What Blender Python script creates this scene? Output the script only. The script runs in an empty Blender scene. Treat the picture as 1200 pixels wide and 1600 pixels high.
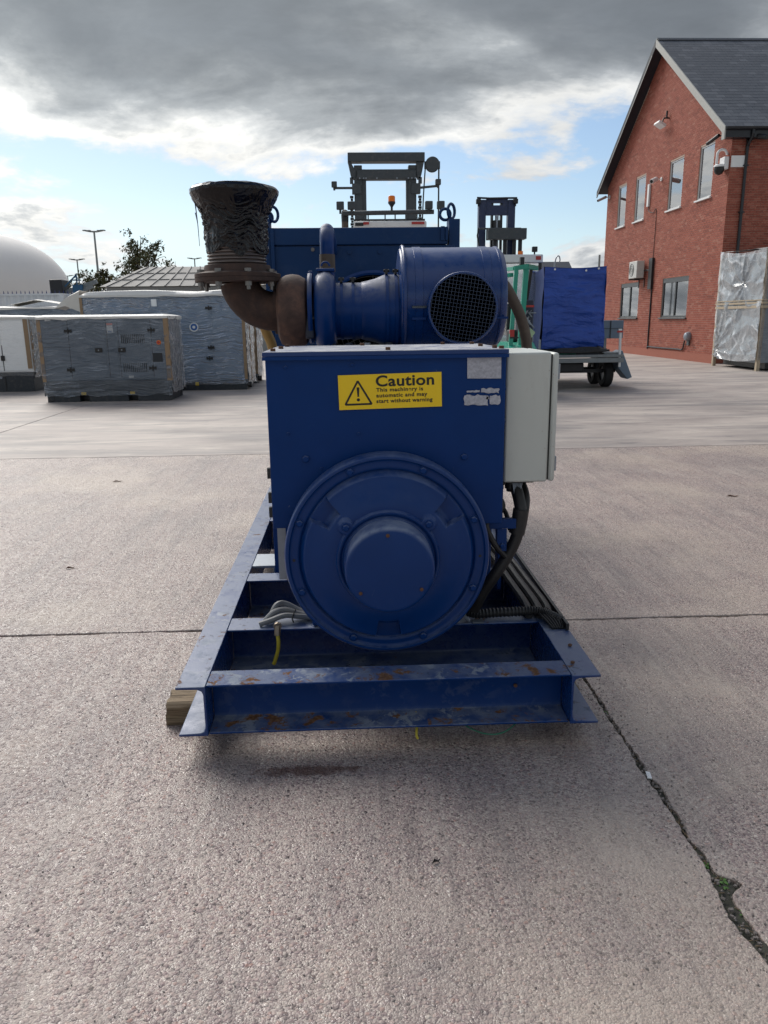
import bpy, bmesh, math, random
from math import sin, cos, pi, radians as R
from mathutils import Vector as V, Matrix, noise as mn
random.seed(7)
S = bpy.context.scene
COL = S.collection

# ------------------------------------------------------------------ camera
YAW, PIT, ROLL = R(2.4), R(14.1), R(0.7)
fw = V((sin(YAW)*cos(PIT), cos(YAW)*cos(PIT), -sin(PIT)))
r0 = V((cos(YAW), -sin(YAW), 0)); u0 = r0.cross(fw)
rt = r0*cos(ROLL) - u0*sin(ROLL); up = u0*cos(ROLL) + r0*sin(ROLL)
cam = bpy.data.cameras.new('camera'); cam.sensor_fit = 'VERTICAL'
cam.sensor_height = 36; cam.sensor_width = 27; cam.lens = 27.0
cam.clip_start = 0.05; cam.clip_end = 3000
camo = bpy.data.objects.new('camera', cam); COL.objects.link(camo)
m = Matrix((rt, up, -fw)).transposed().to_4x4(); m.translation = V((0, 0, 1.6))
camo.matrix_world = m
S.camera = camo

# ------------------------------------------------------------------ sun, sky, exposure
SUN_AZ, SUN_EL = R(-30), R(42)          # azimuth measured from +Y towards +X
sund = V((sin(SUN_AZ)*cos(SUN_EL), cos(SUN_AZ)*cos(SUN_EL), sin(SUN_EL)))
sl = bpy.data.lights.new('sun', 'SUN'); sl.energy = 1.5; sl.angle = R(38); sl.color = (1, .955, .89)
so = bpy.data.objects.new('sun', sl); COL.objects.link(so)
so.rotation_euler = sund.to_track_quat('Z', 'Y').to_euler()
S.view_settings.view_transform = 'Standard'; S.view_settings.look = 'None'
S.view_settings.exposure = 1.22; S.view_settings.gamma = 1; S.view_settings.use_curve_mapping = False

class NT:
    def __init__(s, tree): s.t = tree; s.N = tree.nodes; s.L = tree.links
    def set(s, sock, v):
        if isinstance(v, bpy.types.NodeSocket): s.L.new(v, sock)
        elif v is not None:
            if hasattr(sock.default_value, '__len__') and hasattr(v, '__len__') and len(sock.default_value) == 4 and len(v) == 3: v = (*v, 1)
            sock.default_value = v
    def n(s, typ, out=0, props=None, **kw):
        d = s.N.new('ShaderNode' + typ)
        for k, v in (props or {}).items(): setattr(d, k, v)
        for k, v in kw.items():
            key = int(k[1:]) if k[0] == 'i' and k[1:].isdigit() else k.replace('_', ' ')
            s.set(d.inputs[key], v)
        return d.outputs[out]
    def math(s, op, a, b=None, c=None, clamp=False):
        return s.n('Math', 0, {'operation': op, 'use_clamp': clamp}, i0=a, **({'i1': b} if b is not None else {}), **({'i2': c} if c is not None else {}))
    def vm(s, op, a, b): return s.n('VectorMath', 0, {'operation': op}, i0=a, i1=b)
    def mix(s, f, a, b, mode='MIX'):
        d = s.N.new('ShaderNodeMix'); d.data_type = 'RGBA'; d.blend_type = mode
        s.set(d.inputs[0], f); s.set(d.inputs[6], a); s.set(d.inputs[7], b); return d.outputs[2]
    def noise(s, vec, scale, detail=4, rough=.55, dist=0, col=False):
        return s.n('TexNoise', 1 if col else 0, Vector=vec, Scale=scale, Detail=detail, Roughness=rough, Distortion=dist)
    def ramp(s, f, stops, interp='LINEAR'):
        d = s.N.new('ShaderNodeValToRGB'); e = d.color_ramp.elements; d.color_ramp.interpolation = interp
        while len(e) < len(stops): e.new(.5)
        for q, (p, c) in zip(e, stops):
            q.position = p; q.color = (c, c, c, 1) if not hasattr(c, '__len__') else (*c, 1)
        s.set(d.inputs[0], f); return d.outputs[0]
    def step(s, f, a, b): return s.n('MapRange', 0, {'interpolation_type': 'SMOOTHSTEP'}, Value=f, From_Min=a, From_Max=b)
    def bump(s, h, strength=.3, dist=.01): return s.n('Bump', 0, Height=h, Strength=strength, Distance=dist)

W = bpy.data.worlds.new('World'); S.world = W; W.use_nodes = True
w = NT(W.node_tree); w.N.clear()
sky = w.n('TexSky', 0, {'sky_type': 'NISHITA', 'sun_disc': False, 'sun_elevation': SUN_EL, 'sun_rotation': SUN_AZ, 'air_density': 1.0, 'dust_density': .6, 'ozone_density': 2.0})
dirv = w.n('TexCoord', 0)
sx = w.N.new('ShaderNodeSeparateXYZ'); w.L.new(dirv, sx.inputs[0])
zc = w.math('MAXIMUM', sx.outputs[2], 0.0)
inv = w.math('DIVIDE', 1.0, w.math('ADD', zc, .10))
pl = w.n('CombineXYZ', 0, i0=w.math('MULTIPLY', sx.outputs[0], inv), i1=w.math('MULTIPLY', sx.outputs[1], inv), i2=0.0)
pls = w.vm('ADD', pl, (12.3, 6.1, 0))
flat = w.vm('MULTIPLY', w.vm('ADD', dirv, (4.9, 9.1, 0)), (1, 1, 2.3))
n1 = w.noise(pls, .55, 9, .56, .35)
n2 = w.noise(flat, 4.2, 9, .60, .25)
nn = w.math('ADD', w.math('MULTIPLY', n1, w.step(zc, .10, .27)), w.math('MULTIPLY', n2, w.math('SUBTRACT', 1.0, w.step(zc, .10, .27))))
n3 = w.noise(flat, 15, 6, .6, .3)
nn = w.math('ADD', nn, w.math('MULTIPLY', w.math('SUBTRACT', n3, .5), .13))
cov = w.ramp(zc, [(0, .56), (.05, .555), (.10, .535), (.15, .505), (.19, .535), (.225, .61), (.26, .675), (.33, .72), (.45, .62), (.7, .53), (1, .52)])  # cover thinned overhead, out of view, to lift the fill light
dens = w.math('SUBTRACT', nn, w.math('SUBTRACT', 1.0, cov))
cmask = w.step(dens, -.012, .05)
thick = w.step(dens, .0, .30)
sd = w.n('VectorMath', 1, {'operation': 'DOT_PRODUCT'}, i0=dirv, i1=tuple(sund))
glow = w.math('POWER', w.math('MAXIMUM', sd, 0.0), 5.0)
ccol = w.ramp(thick, [(0, (.33, .345, .36)), (.12, (.385, .39, .385)), (.24, (.28, .292, .30)), (.45, (.17, .184, .197)), (.75, (.112, .124, .137)), (1, (.086, .097, .110))])
shade = w.math('ADD', .54, w.math('MULTIPLY', w.math('ADD', w.math('MULTIPLY', w.noise(w.vm('ADD', flat, (0, 0, .045)), 9, 7, .6, .4), .5), w.math('MULTIPLY', w.noise(w.vm('MULTIPLY', pls, (.8, 1.5, 1)), 1.3, 8, .62, .5), .5)), .92))
ccol = w.mix(1.0, ccol, w.n('CombineColor', 0, i0=shade, i1=shade, i2=shade), 'MULTIPLY')
ccol = w.mix(1.0, ccol, w.n('CombineColor', 0, i0=w.math('ADD', .86, w.math('MULTIPLY', glow, 1.0)), i1=w.math('ADD', .86, w.math('MULTIPLY', glow, .95)), i2=w.math('ADD', .87, w.math('MULTIPLY', glow, .84))), 'MULTIPLY')
skyc = w.mix(w.step(zc, .13, .0), sky, (5.4, 7.2, 8.4))
bg1 = w.n('Background', 0, Color=skyc, Strength=.052)
bg2 = w.n('Background', 0, Color=ccol, Strength=1.0)
ms = w.N.new('ShaderNodeMixShader'); w.L.new(cmask, ms.inputs[0]); w.L.new(bg1, ms.inputs[1]); w.L.new(bg2, ms.inputs[2])
wo = w.N.new('ShaderNodeOutputWorld'); w.L.new(ms.outputs[0], wo.inputs[0])

# ------------------------------------------------------------------ mesh helpers
ORG = {}
class MB:
    def __init__(s): s.v = []; s.f = []; s.tone = []
    def add(s, vs, fs, tone=0):
        o = len(s.v); s.v += [tuple(p) for p in vs]; s.f += [tuple(i+o for i in f) for f in fs]; s.tone += [tone]*len(fs); return s
    def box(s, x0, x1, y0, y1, z0, z1, tone=0):
        return s.add([(x0,y0,z0),(x1,y0,z0),(x1,y1,z0),(x0,y1,z0),(x0,y0,z1),(x1,y0,z1),(x1,y1,z1),(x0,y1,z1)],
              [(0,3,2,1),(4,5,6,7),(0,1,5,4),(1,2,6,5),(2,3,7,6),(3,0,4,7)], tone)
    def hexa(s, b, t, tone=0):
        return s.add(list(b)+list(t), [(0,3,2,1),(4,5,6,7),(0,1,5,4),(1,2,6,5),(2,3,7,6),(3,0,4,7)], tone)
    def bar(s, p0, p1, wx, wz, ref=(0,0,1)):
        p0, p1 = V(p0), V(p1); d = (p1-p0).normalized(); a = d.cross(V(ref))
        if a.length < 1e-4: a = d.cross(V((0,1,0)))
        a.normalize(); b = a.cross(d); a *= wx/2; b *= wz/2
        return s.hexa([p0-a-b, p0+a-b, p0+a+b, p0-a+b], [p1-a-b, p1+a-b, p1+a+b, p1-a+b])
    def rings(s, rr, closed=False, caps=True):
        n = len(rr[0]); vs = [p for r in rr for p in r]; fs = []
        k = len(rr)
        for i in range(k if closed else k-1):
            j = (i+1) % k
            for q in range(n):
                q2 = (q+1) % n; fs.append((i*n+q, i*n+q2, j*n+q2, j*n+q))
        if caps and not closed: fs += [tuple(range(n))[::-1], tuple((k-1)*n+q for q in range(n))]
        return s.add(vs, fs)
    def tube(s, pts, r, n=10, caps=True, wob=0):
        pts = [V(p) for p in pts]; rr = []; a = None
        for i, p in enumerate(pts):
            t = (pts[min(i+1, len(pts)-1)] - pts[max(i-1, 0)]).normalized()
            if a is None: a = t.cross(V((.3,.2,1))).normalized()
            else: a = (a - t*a.dot(t)).normalized()
            b = t.cross(a); rad = r[i] if hasattr(r, '__len__') else r
            if wob: rad *= 1 + random.uniform(-wob, wob)
            rr.append([p + (a*cos(2*pi*q/n) + b*sin(2*pi*q/n))*rad for q in range(n)])
        return s.rings(rr, caps=caps)
    def cyl(s, p0, p1, r0, r1=None, n=24): return s.tube([p0, p1], [r0, r0 if r1 is None else r1], n)
    def lathe(s, prof, o, axis='Z', n=48, closed=False):
        o = V(o); e = {'X': (V((1,0,0)), V((0,1,0)), V((0,0,1))), 'Y': (V((0,1,0)), V((0,0,1)), V((1,0,0))), 'Z': (V((0,0,1)), V((1,0,0)), V((0,1,0)))}[axis]
        rr = [[o + e[0]*h + (e[1]*cos(2*pi*q/n) + e[2]*sin(2*pi*q/n))*max(r, 1e-4) for q in range(n)] for r, h in prof]
        return s.rings(rr, closed)
    def prism(s, poly, axis, a, b):
        f = {'X': lambda u, v, h: (h, u, v), 'Y': lambda u, v, h: (u, h, v), 'Z': lambda u, v, h: (u, v, h)}[axis]
        n = len(poly); vs = [f(u, v, a) for u, v in poly] + [f(u, v, b) for u, v in poly]
        return s.add(vs, [tuple(range(n))[::-1], tuple(range(n, 2*n))] + [(i, (i+1) % n, n+(i+1) % n, n+i) for i in range(n)])
    def torus(s, c, ax, RR, r, n=28, k=8, a0=0, a1=2*pi):
        c = V(c); e = {'X': (V((0,1,0)), V((0,0,1))), 'Y': (V((1,0,0)), V((0,0,1))), 'Z': (V((1,0,0)), V((0,1,0)))}[ax]
        full = abs(a1-a0-2*pi) < 1e-3
        pts = [c + (e[0]*cos(a0+(a1-a0)*i/n) + e[1]*sin(a0+(a1-a0)*i/n))*RR for i in range(n + 1)]
        return s.tube(pts, r, k)
    def grid(s, fn, nu, nv, wrap=False):
        vs = [fn(i/(nu-1) if not wrap else i/nu, j/(nv-1)) for i in range(nu) for j in range(nv)]
        fs = [(i*nv+j, ((i+1) % nu)*nv+j, ((i+1) % nu)*nv+j+1, i*nv+j+1) for i in range(nu if wrap else nu-1) for j in range(nv-1)]
        return s.add(vs, fs)
    def mesh(s, name, mat, org=(0,0,0)):
        me = bpy.data.meshes.new(name); ox, oy, oz = org
        me.from_pydata([(x-ox, y-oy, z-oz) for x, y, z in s.v], [], s.f)
        bm = bmesh.new(); bm.from_mesh(me); bmesh.ops.recalc_face_normals(bm, faces=bm.faces); bm.to_mesh(me); bm.free()
        if any(s.tone):
            at = me.attributes.new('tone', 'FLOAT', 'FACE'); at.data.foreach_set('value', s.tone)
        me.polygons.foreach_set('use_smooth', [True]*len(me.polygons)); me.set_sharp_from_angle(angle=R(34))
        if mat: me.materials.append(mat)
        return me
    def build(s, name, mat, parent=None, bevel=0, label=None, seg=2):
        org = ORG.get(parent, (0,0,0)) if parent else (0,0,0)
        o = bpy.data.objects.new(name, s.mesh(name, mat, org)); COL.objects.link(o)
        if parent: o.parent = parent
        ORG[o] = org
        if bevel:
            b = o.modifiers.new('bevel', 'BEVEL'); b.width = bevel; b.segments = seg; b.limit_method = 'ANGLE'; b.angle_limit = R(40)
        if label: o['label'] = label
        return o
def tag(o, label, cat, group=None):
    o['label'] = label; o['category'] = cat
    if group: o['group'] = group
    return o
def thing(name, label, cat, loc=(0,0,0), group=None):
    o = bpy.data.objects.new(name, None); COL.objects.link(o); o.location = loc; o.empty_display_size = .2
    ORG[o] = tuple(loc); return tag(o, label, cat, group)
def struct(o): o['kind'] = 'structure'; return o
def inst(name, mesh, parent, loc, rot=(0,0,0)):
    """one more object sharing a mesh, at a world place below its parent"""
    o = bpy.data.objects.new(name, mesh); COL.objects.link(o); o.parent = parent
    g = ORG.get(parent, (0,0,0)); o.location = (loc[0]-g[0], loc[1]-g[1], loc[2]-g[2]); o.rotation_euler = rot; return o
def spl(pts, k=6):
    P = [V(p) for p in pts]; P = [P[0]*2-P[1]] + P + [P[-1]*2-P[-2]]; out = []
    for i in range(1, len(P)-2):
        a, b, c, d = P[i-1:i+3]
        for j in range(k):
            t = j/k; out.append(.5*((2*b) + (c-a)*t + (2*a-5*b+4*c-d)*t*t + (3*b-a-3*c+d)*t**3))
    return out + [P[-2]]
def text(name, body, size, mat, parent, loc, rot, bold=0, space=1.0, width=None):
    cu = bpy.data.curves.new(name, 'FONT'); cu.body = body; cu.size = size; cu.extrude = .0006; cu.offset = bold; cu.space_character = space
    t = bpy.data.objects.new(name, cu); COL.objects.link(t)
    dg = bpy.context.evaluated_depsgraph_get(); me = bpy.data.meshes.new_from_object(t.evaluated_get(dg))
    bpy.data.objects.remove(t)
    if width:
        xs = [q.co.x for q in me.vertices]; me.transform(Matrix.Translation((-min(xs), 0, 0))); me.transform(Matrix.Diagonal((width/(max(xs)-min(xs)), 1, 1, 1)))
    me.materials.clear(); me.materials.append(mat)
    return inst(name, me, parent, loc, rot)

# ------------------------------------------------------------------ materials
def newmat(name):
    m = bpy.data.materials.new(name); m.use_nodes = True; t = NT(m.node_tree); t.N.clear()
    o = t.N.new('ShaderNodeOutputMaterial'); b = t.N.new('ShaderNodeBsdfPrincipled'); t.L.new(b.outputs[0], o.inputs[0])
    return m, t, b, o
def P(t): return t.n('NewGeometry', 0)
def NZ(t):
    d = t.N.new('ShaderNodeSeparateXYZ'); t.L.new(t.n('NewGeometry', 1), d.inputs[0]); return d.outputs[2]
def plain(name, col, rough=.5, metal=0, var=.15, scale=9, bump=0, bscale=60, dirt=0, dcol=(.16,.14,.12), coat=0, spec=.5):
    m, t, b, o = newmat(name); p = P(t)
    c = t.mix(t.noise(p, scale, 5), tuple(x*(1-var) for x in col), tuple(min(1, x*(1+var)) for x in col))
    if dirt: c = t.mix(t.math('MULTIPLY', t.step(t.noise(p, scale*1.7, 7, .65), .48, .75), dirt), c, dcol)
    t.set(b.inputs['Base Color'], c); t.set(b.inputs['Metallic'], metal)
    t.set(b.inputs['Roughness'], t.math('ADD', rough-.08, t.math('MULTIPLY', t.noise(p, scale*2.3, 4), .16)))
    b.inputs['Coat Weight'].default_value = coat; b.inputs['Coat Roughness'].default_value = .15
    b.inputs['Specular IOR Level'].default_value = spec
    if bump: t.set(b.inputs['Normal'], t.bump(t.noise(p, bscale, 5), bump, .004))
    return m
RUST = [(.2, (.05, .026, .018)), (.5, (.135, .068, .036)), (.8, (.27, .165, .10))]
def painted(name, col, rough=.33, dust=0, rust=0, worn=0, dustcol=(.30, .31, .33), scr=.0, flatrust=0, spec=.22, edge=0, grime=0):
    """gloss machine paint: dust lying on upward faces, rust patches, worn primer paled upward with painted sky sheen, scratches"""
    m, t, b, o = newmat(name); p = P(t)
    n1 = t.noise(p, 5, 6, .6); n2 = t.noise(p, 22, 8, .68, .3); n3 = t.noise(p, 70, 6, .6)
    c = t.mix(n1, tuple(x*.82 for x in col), tuple(x*1.2 for x in col))
    rg = t.math('ADD', rough-.08, t.math('MULTIPLY', n2, .22))
    c = t.mix(t.math('MULTIPLY', t.step(n2, .58, .76), .07), c, (.08, .11, .19))
    if scr:
        sv = t.vm('MULTIPLY', t.vm('ADD', p, t.vm('MULTIPLY', t.noise(p, 2.3, 3, col=True), (.4, .4, .4))), (46, 46, 9))
        sc = t.math('MULTIPLY', t.step(t.noise(sv, 1, 3, .7), .69, .73), t.step(n1, .48, .62))
        c = t.mix(t.math('MULTIPLY', sc, scr), c, (.26, .29, .34))
    if worn:
        wear_sheen = t.math('MULTIPLY', t.step(t.noise(p, 15, 9, .72, .4), .50, .58), t.step(t.noise(p, 3.1, 4), .40, .60))
        c = t.mix(t.math('MULTIPLY', t.math('MULTIPLY', wear_sheen, worn), t.math('ADD', .12, t.math('MULTIPLY', t.step(NZ(t), .3, .8), .88))), c, (.235, .265, .31)); rg = t.math('ADD', rg, t.math('MULTIPLY', wear_sheen, .2))  # paler on upward faces: real wear plus sky sheen painted into the colour
    if edge:
        po = t.n('NewGeometry', 7); em = t.math('MULTIPLY', t.step(po, .52, .58), t.math('MULTIPLY', t.step(t.noise(p, 17, 8, .7), .34, .62), edge))
        c = t.mix(em, c, (.10, .135, .21)); rg = t.math('ADD', rg, t.math('MULTIPLY', em, .1))
    if dust:
        dm = t.math('MULTIPLY', t.step(NZ(t), .12, .85), t.math('MULTIPLY', t.step(t.noise(p, 11, 8, .7), .25, .66), dust))
        c = t.mix(dm, c, dustcol); rg = t.math('ADD', rg, t.math('MULTIPLY', dm, .35))
    if grime:
        gm = t.math('MULTIPLY', t.step(t.noise(p, 34, 7, .7, .6), .56, .66), t.math('MULTIPLY', t.step(t.noise(p, 3.7, 4), .38, .6), t.math('MULTIPLY', t.step(NZ(t), .3, .8), grime)))
        c = t.mix(gm, c, (.028,.034,.05)); rg = t.math('ADD', rg, t.math('MULTIPLY', gm, .3))
    if rust:
        rb = t.math('ADD', t.noise(p, 13, 9, .70, .5), t.math('MULTIPLY', t.noise(p, 2.6, 3), .45))
        if flatrust: rb = t.math('ADD', rb, t.math('MULTIPLY', t.math('SUBTRACT', t.step(NZ(t), .3, .8), 1.0), flatrust))
        rm = t.step(rb, .90-rust, .96-rust)
        c = t.mix(rm, c, t.ramp(n3, RUST)); rg = t.math('ADD', rg, t.math('MULTIPLY', rm, .45))
    t.set(b.inputs['Base Color'], c); t.set(b.inputs['Roughness'], rg); b.inputs['Specular IOR Level'].default_value = spec
    h = t.math('ADD', t.math('MULTIPLY', n2, .5), t.math('MULTIPLY', n3, .25))
    t.set(b.inputs['Normal'], t.bump(h, .10, .006))
    return m
NAVY = (.0017, .0320, .150)
M = {}
M['navy'] = painted('navy_paint', NAVY, .33, dust=.85, scr=.5, dustcol=(.17,.18,.21))
M['navyclean'] = painted('navy_clean', NAVY, .26, dust=.30, scr=.3, dustcol=(.14,.17,.25), spec=.5)
M['navyfront'] = painted('navy_front', NAVY, .34, spec=.16, dust=.7, rust=.0, scr=.8, dustcol=(.15,.18,.25))
M['navyshield'] = painted('navy_shield', NAVY, .30, dust=.5, rust=.0, scr=.0, dustcol=(.17,.21,.30), edge=.3, spec=.26)
M['navycover'] = painted('navy_cover', NAVY, .30, dust=.95, rust=.025, scr=.25, dustcol=(.22,.26,.34), spec=.26)
M['navytop'] = painted('navy_lid', NAVY, .4, dust=1.0, rust=.02, dustcol=(.46, .46, .46), spec=.5)
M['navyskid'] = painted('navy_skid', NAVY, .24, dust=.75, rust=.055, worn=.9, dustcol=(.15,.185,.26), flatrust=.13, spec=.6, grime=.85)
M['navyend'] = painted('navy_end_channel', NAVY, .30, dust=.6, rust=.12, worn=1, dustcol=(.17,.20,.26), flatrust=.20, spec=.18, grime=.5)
M['navydark'] = painted('navy_inner', NAVY, .45, dust=.4, rust=.0, dustcol=(.12,.14,.2))
M['navyrad'] = painted('navy_radiator', (.0040, .034, .115), .42, dust=.4, worn=.35, scr=.3, dustcol=(.14,.16,.22))
M['engine'] = plain('engine_dark', (.010, .018, .04), .5, dirt=.4, dcol=(.05,.045,.04))
def rusty(name, dark=1.0):
    m, t, b, o = newmat(name); p = P(t)
    c = t.ramp(t.noise(p, 14, 9, .7, .4), [(.25, (.028*dark, .017*dark, .014*dark)), (.5, (.060*dark, .034*dark, .026*dark)), (.75, (.12*dark, .062*dark, .04*dark))])
    t.set(b.inputs['Base Color'], c); b.inputs['Roughness'].default_value = .78
    t.set(b.inputs['Normal'], t.bump(t.noise(p, 90, 6, .65), .35, .004)); return m
M['rust'] = rusty('rusty_iron', .8); M['rustred'] = rusty('rusty_red_iron', 1.35)
M['bolt'] = plain('zinc_bolt', (.20,.195,.185), .42, .7, dirt=.6, dcol=(.12,.06,.03))
M['rustbolt'] = plain('rusty_bolt', (.11,.052,.028), .8, 0, .4, 60)
M['steel'] = plain('bellows_steel', (.17,.145,.135), .42, .8, .3, 30)
M['gal'] = plain('galvanised', (.27,.30,.34), .45, .6, .15, 20, dirt=.3)
def beige():
    m, t, b, o = newmat('beige_enamel'); p = P(t)
    c = t.mix(t.noise(p, 4, 5), (.50,.525,.49), (.56,.58,.54))
    sp = t.math('MULTIPLY', t.step(t.noise(p, 95, 4, .6), .60, .68), t.step(t.noise(p, 7, 5, .6), .52, .66)); c = t.mix(t.math('MULTIPLY', sp, .8), c, (.26,.14,.07))
    gr = t.step(t.noise(t.vm('MULTIPLY', p, (9, 9, 1.6)), 1, 6, .65), .52, .74); c = t.mix(t.math('MULTIPLY', gr, .16), c, (.30,.29,.25))
    t.set(b.inputs['Base Color'], c); b.inputs['Roughness'].default_value = .4; t.set(b.inputs['Normal'], t.bump(t.noise(p, 40, 4), .05, .003)); return m
M['beige'] = beige()
M['rubber'] = plain('black_rubber', (.012,.012,.013), .5, var=.3, dirt=.35, dcol=(.06,.058,.055))
M['blackmetal'] = plain('black_metal', (.012,.013,.016), .45, var=.2)
M['cable'] = plain('grey_cable', (.20,.205,.21), .5, dirt=.4)
M['yelgreen'] = plain('yellow_wire', (.46,.38,.03), .45, var=.3, scale=40)
M['greenwire'] = plain('green_wire', (.015,.16,.09), .4)
M['brass'] = plain('brass_fitting', (.30,.24,.18), .4, .8)
M['yellow'] = plain('sign_yellow', (.88,.60,.003), .35, var=.03)
M['black'] = plain('print_black', (.008,.008,.008), .45, var=.05)
M['ochre'] = plain('ochre_hose', (.36,.22,.06), .55)
M['brownhose'] = plain('brown_hose', (.085,.062,.045), .6, dirt=.4, dcol=(.16,.12,.09))
def foil():
    m, t, b, o = newmat('label_backing'); p = P(t)
    c = t.mix(t.step(t.noise(p, 110, 6, .7), .25, .75), (.28,.29,.33), (.50,.51,.57)); t.set(b.inputs['Base Color'], c)
    b.inputs['Roughness'].default_value = .55; t.set(b.inputs['Normal'], t.bump(t.noise(p, 140, 4), .5, .002)); return m
M['foil'] = foil()
def wrapblack():
    m, t, b, o = newmat('black_plastic_wrap'); p = P(t)
    b.inputs['Base Color'].default_value = (.0035,.0035,.005,1); b.inputs['Roughness'].default_value = .13; b.inputs['Specular IOR Level'].default_value = .40
    v = t.vm('ADD', p, t.vm('MULTIPLY', t.noise(p, 9, 2, col=True), (.10,.10,.06)))
    h = t.math('ADD', t.noise(t.vm('MULTIPLY', v, (11, 11, 52)), 1, 4, .58, 1.1), t.math('MULTIPLY', t.noise(t.vm('MULTIPLY', v, (50,50,150)), 1, 3), .4))
    t.set(b.inputs['Normal'], t.bump(h, .18, .006)); return m
M['wrap'] = wrapblack()
def wood(name, a, c2, rings=26):
    m, t, b, o = newmat(name); p = P(t)
    v = t.vm('MULTIPLY', p, (3.5, 60, 70)); n = t.noise(v, 1, 8, .66, .9)
    c = t.ramp(n, [(.32, tuple(x*.22 for x in a)), (.45, a), (.66, c2)]); t.set(b.inputs['Base Color'], c); b.inputs['Roughness'].default_value = .8
    t.set(b.inputs['Normal'], t.bump(n, .9, .012)); return m
M['wood'] = wood('weathered_timber', (.19,.135,.08), (.34,.26,.17))
def lumber():
    m, t, b, o = newmat('pale_timber'); p = P(t)
    n = t.noise(t.vm('MULTIPLY', p, (30, 30, 2.5)), 1, 5); t.set(b.inputs['Base Color'], t.ramp(n, [(.2, (.30,.23,.15)), (.8, (.52,.44,.33))]))
    b.inputs['Roughness'].default_value = .75; return m
M['lumber'] = lumber()
M['card'] = plain('brown_cardboard', (.30,.21,.13), .85, var=.12)
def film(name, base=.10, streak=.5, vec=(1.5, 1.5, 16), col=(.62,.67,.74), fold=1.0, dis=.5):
    """thin clear plastic: transparent, a little milky, glossy, with pale creases for doubled film and painted wrinkle highlights"""
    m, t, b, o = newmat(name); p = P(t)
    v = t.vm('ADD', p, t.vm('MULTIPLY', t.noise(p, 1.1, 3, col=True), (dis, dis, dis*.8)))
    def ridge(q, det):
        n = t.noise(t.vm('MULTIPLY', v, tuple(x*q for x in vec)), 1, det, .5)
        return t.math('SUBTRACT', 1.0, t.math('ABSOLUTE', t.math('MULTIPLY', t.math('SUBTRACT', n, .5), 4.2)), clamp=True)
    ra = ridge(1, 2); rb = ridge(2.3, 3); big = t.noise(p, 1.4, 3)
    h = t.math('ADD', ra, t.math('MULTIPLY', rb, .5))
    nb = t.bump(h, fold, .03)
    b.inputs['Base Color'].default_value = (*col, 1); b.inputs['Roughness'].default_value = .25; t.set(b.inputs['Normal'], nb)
    cr = t.math('ADD', t.step(ra, .84, 1.0), t.math('MULTIPLY', t.step(rb, .88, 1.0), .55))  # whitened crease lines: doubled film plus wrinkle highlights put into the colour
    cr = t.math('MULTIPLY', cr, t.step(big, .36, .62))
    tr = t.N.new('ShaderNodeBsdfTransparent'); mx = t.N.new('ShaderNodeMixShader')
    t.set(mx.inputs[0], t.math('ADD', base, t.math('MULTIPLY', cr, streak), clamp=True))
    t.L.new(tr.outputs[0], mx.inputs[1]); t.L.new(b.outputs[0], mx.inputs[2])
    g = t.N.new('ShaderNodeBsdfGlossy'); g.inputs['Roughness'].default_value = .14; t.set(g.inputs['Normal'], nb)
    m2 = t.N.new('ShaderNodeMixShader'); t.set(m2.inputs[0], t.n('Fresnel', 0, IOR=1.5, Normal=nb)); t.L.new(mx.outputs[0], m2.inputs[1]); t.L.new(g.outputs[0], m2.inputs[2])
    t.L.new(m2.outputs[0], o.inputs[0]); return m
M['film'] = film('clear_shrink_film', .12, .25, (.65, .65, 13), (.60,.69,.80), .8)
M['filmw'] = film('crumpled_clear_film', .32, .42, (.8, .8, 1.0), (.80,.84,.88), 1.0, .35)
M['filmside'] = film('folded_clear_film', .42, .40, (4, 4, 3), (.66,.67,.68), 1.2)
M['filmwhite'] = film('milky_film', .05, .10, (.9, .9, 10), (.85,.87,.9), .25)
M['sheet'] = plain('white_sheet', (.66,.65,.62), .45, var=.06, bump=.4, bscale=6)
M['sheetcream'] = plain('cream_sheet', (.60,.58,.53), .55, var=.06, bump=.4, bscale=3)
M['gengrey'] = plain('genset_grey', (.120,.170,.230), .4, var=.08)
M['gengrey2'] = plain('genset_slate', (.155,.22,.31), .45, var=.08)
M['genseam'] = plain('genset_seam', (.02,.024,.03), .6)
M['genbase'] = plain('genset_base', (.020,.026,.034), .5, dirt=.3)
M['genwhite'] = plain('genset_white', (.88,.90,.90), .4, var=.04)
M['white'] = plain('white_enamel', (.72,.73,.73), .4, var=.05, dirt=.06)
M['lblue'] = plain('sticker_blue', (.03,.12,.36), .4)
M['red'] = plain('red_plastic', (.40,.025,.02), .35)
M['orange'] = plain('amber_lens', (.85,.20,.01), .25)
M['pinklabel'] = plain('label_red', (.62,.25,.22), .5)
def tarp():
    m, t, b, o = newmat('blue_tarpaulin'); p = P(t)
    t.set(b.inputs['Base Color'], t.mix(t.noise(p, 2.5, 5), (.010,.050,.30), (.018,.080,.42))); b.inputs['Roughness'].default_value = .42
    v = t.vm('ADD', p, t.vm('MULTIPLY', t.noise(p, 1.1, 3, col=True), (.6,.6,.6)))
    h = t.math('ADD', t.noise(t.vm('MULTIPLY', v, (1.3, 1.3, 6)), 1, 4, .55, .6), t.math('MULTIPLY', t.noise(p, 6, 4), .35))
    t.set(b.inputs['Normal'], t.bump(h, .8, .10)); return m
M['tarp'] = tarp()
M['liftgrey'] = plain('mast_grey', (.045,.055,.062), .5, var=.15, dirt=.3)
M['liftnavy'] = plain('mast_navy', (.014,.028,.085), .45, var=.15, dirt=.2)
M['liftgreen'] = plain('lift_green', (.02,.29,.20), .4, var=.12, dirt=.15)
M['liftpale'] = plain('lift_pale_green', (.30,.42,.22), .5)
M['trailer'] = plain('trailer_galvanised', (.20,.22,.23), .5, .4, .2, 12, dirt=.4)
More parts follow.
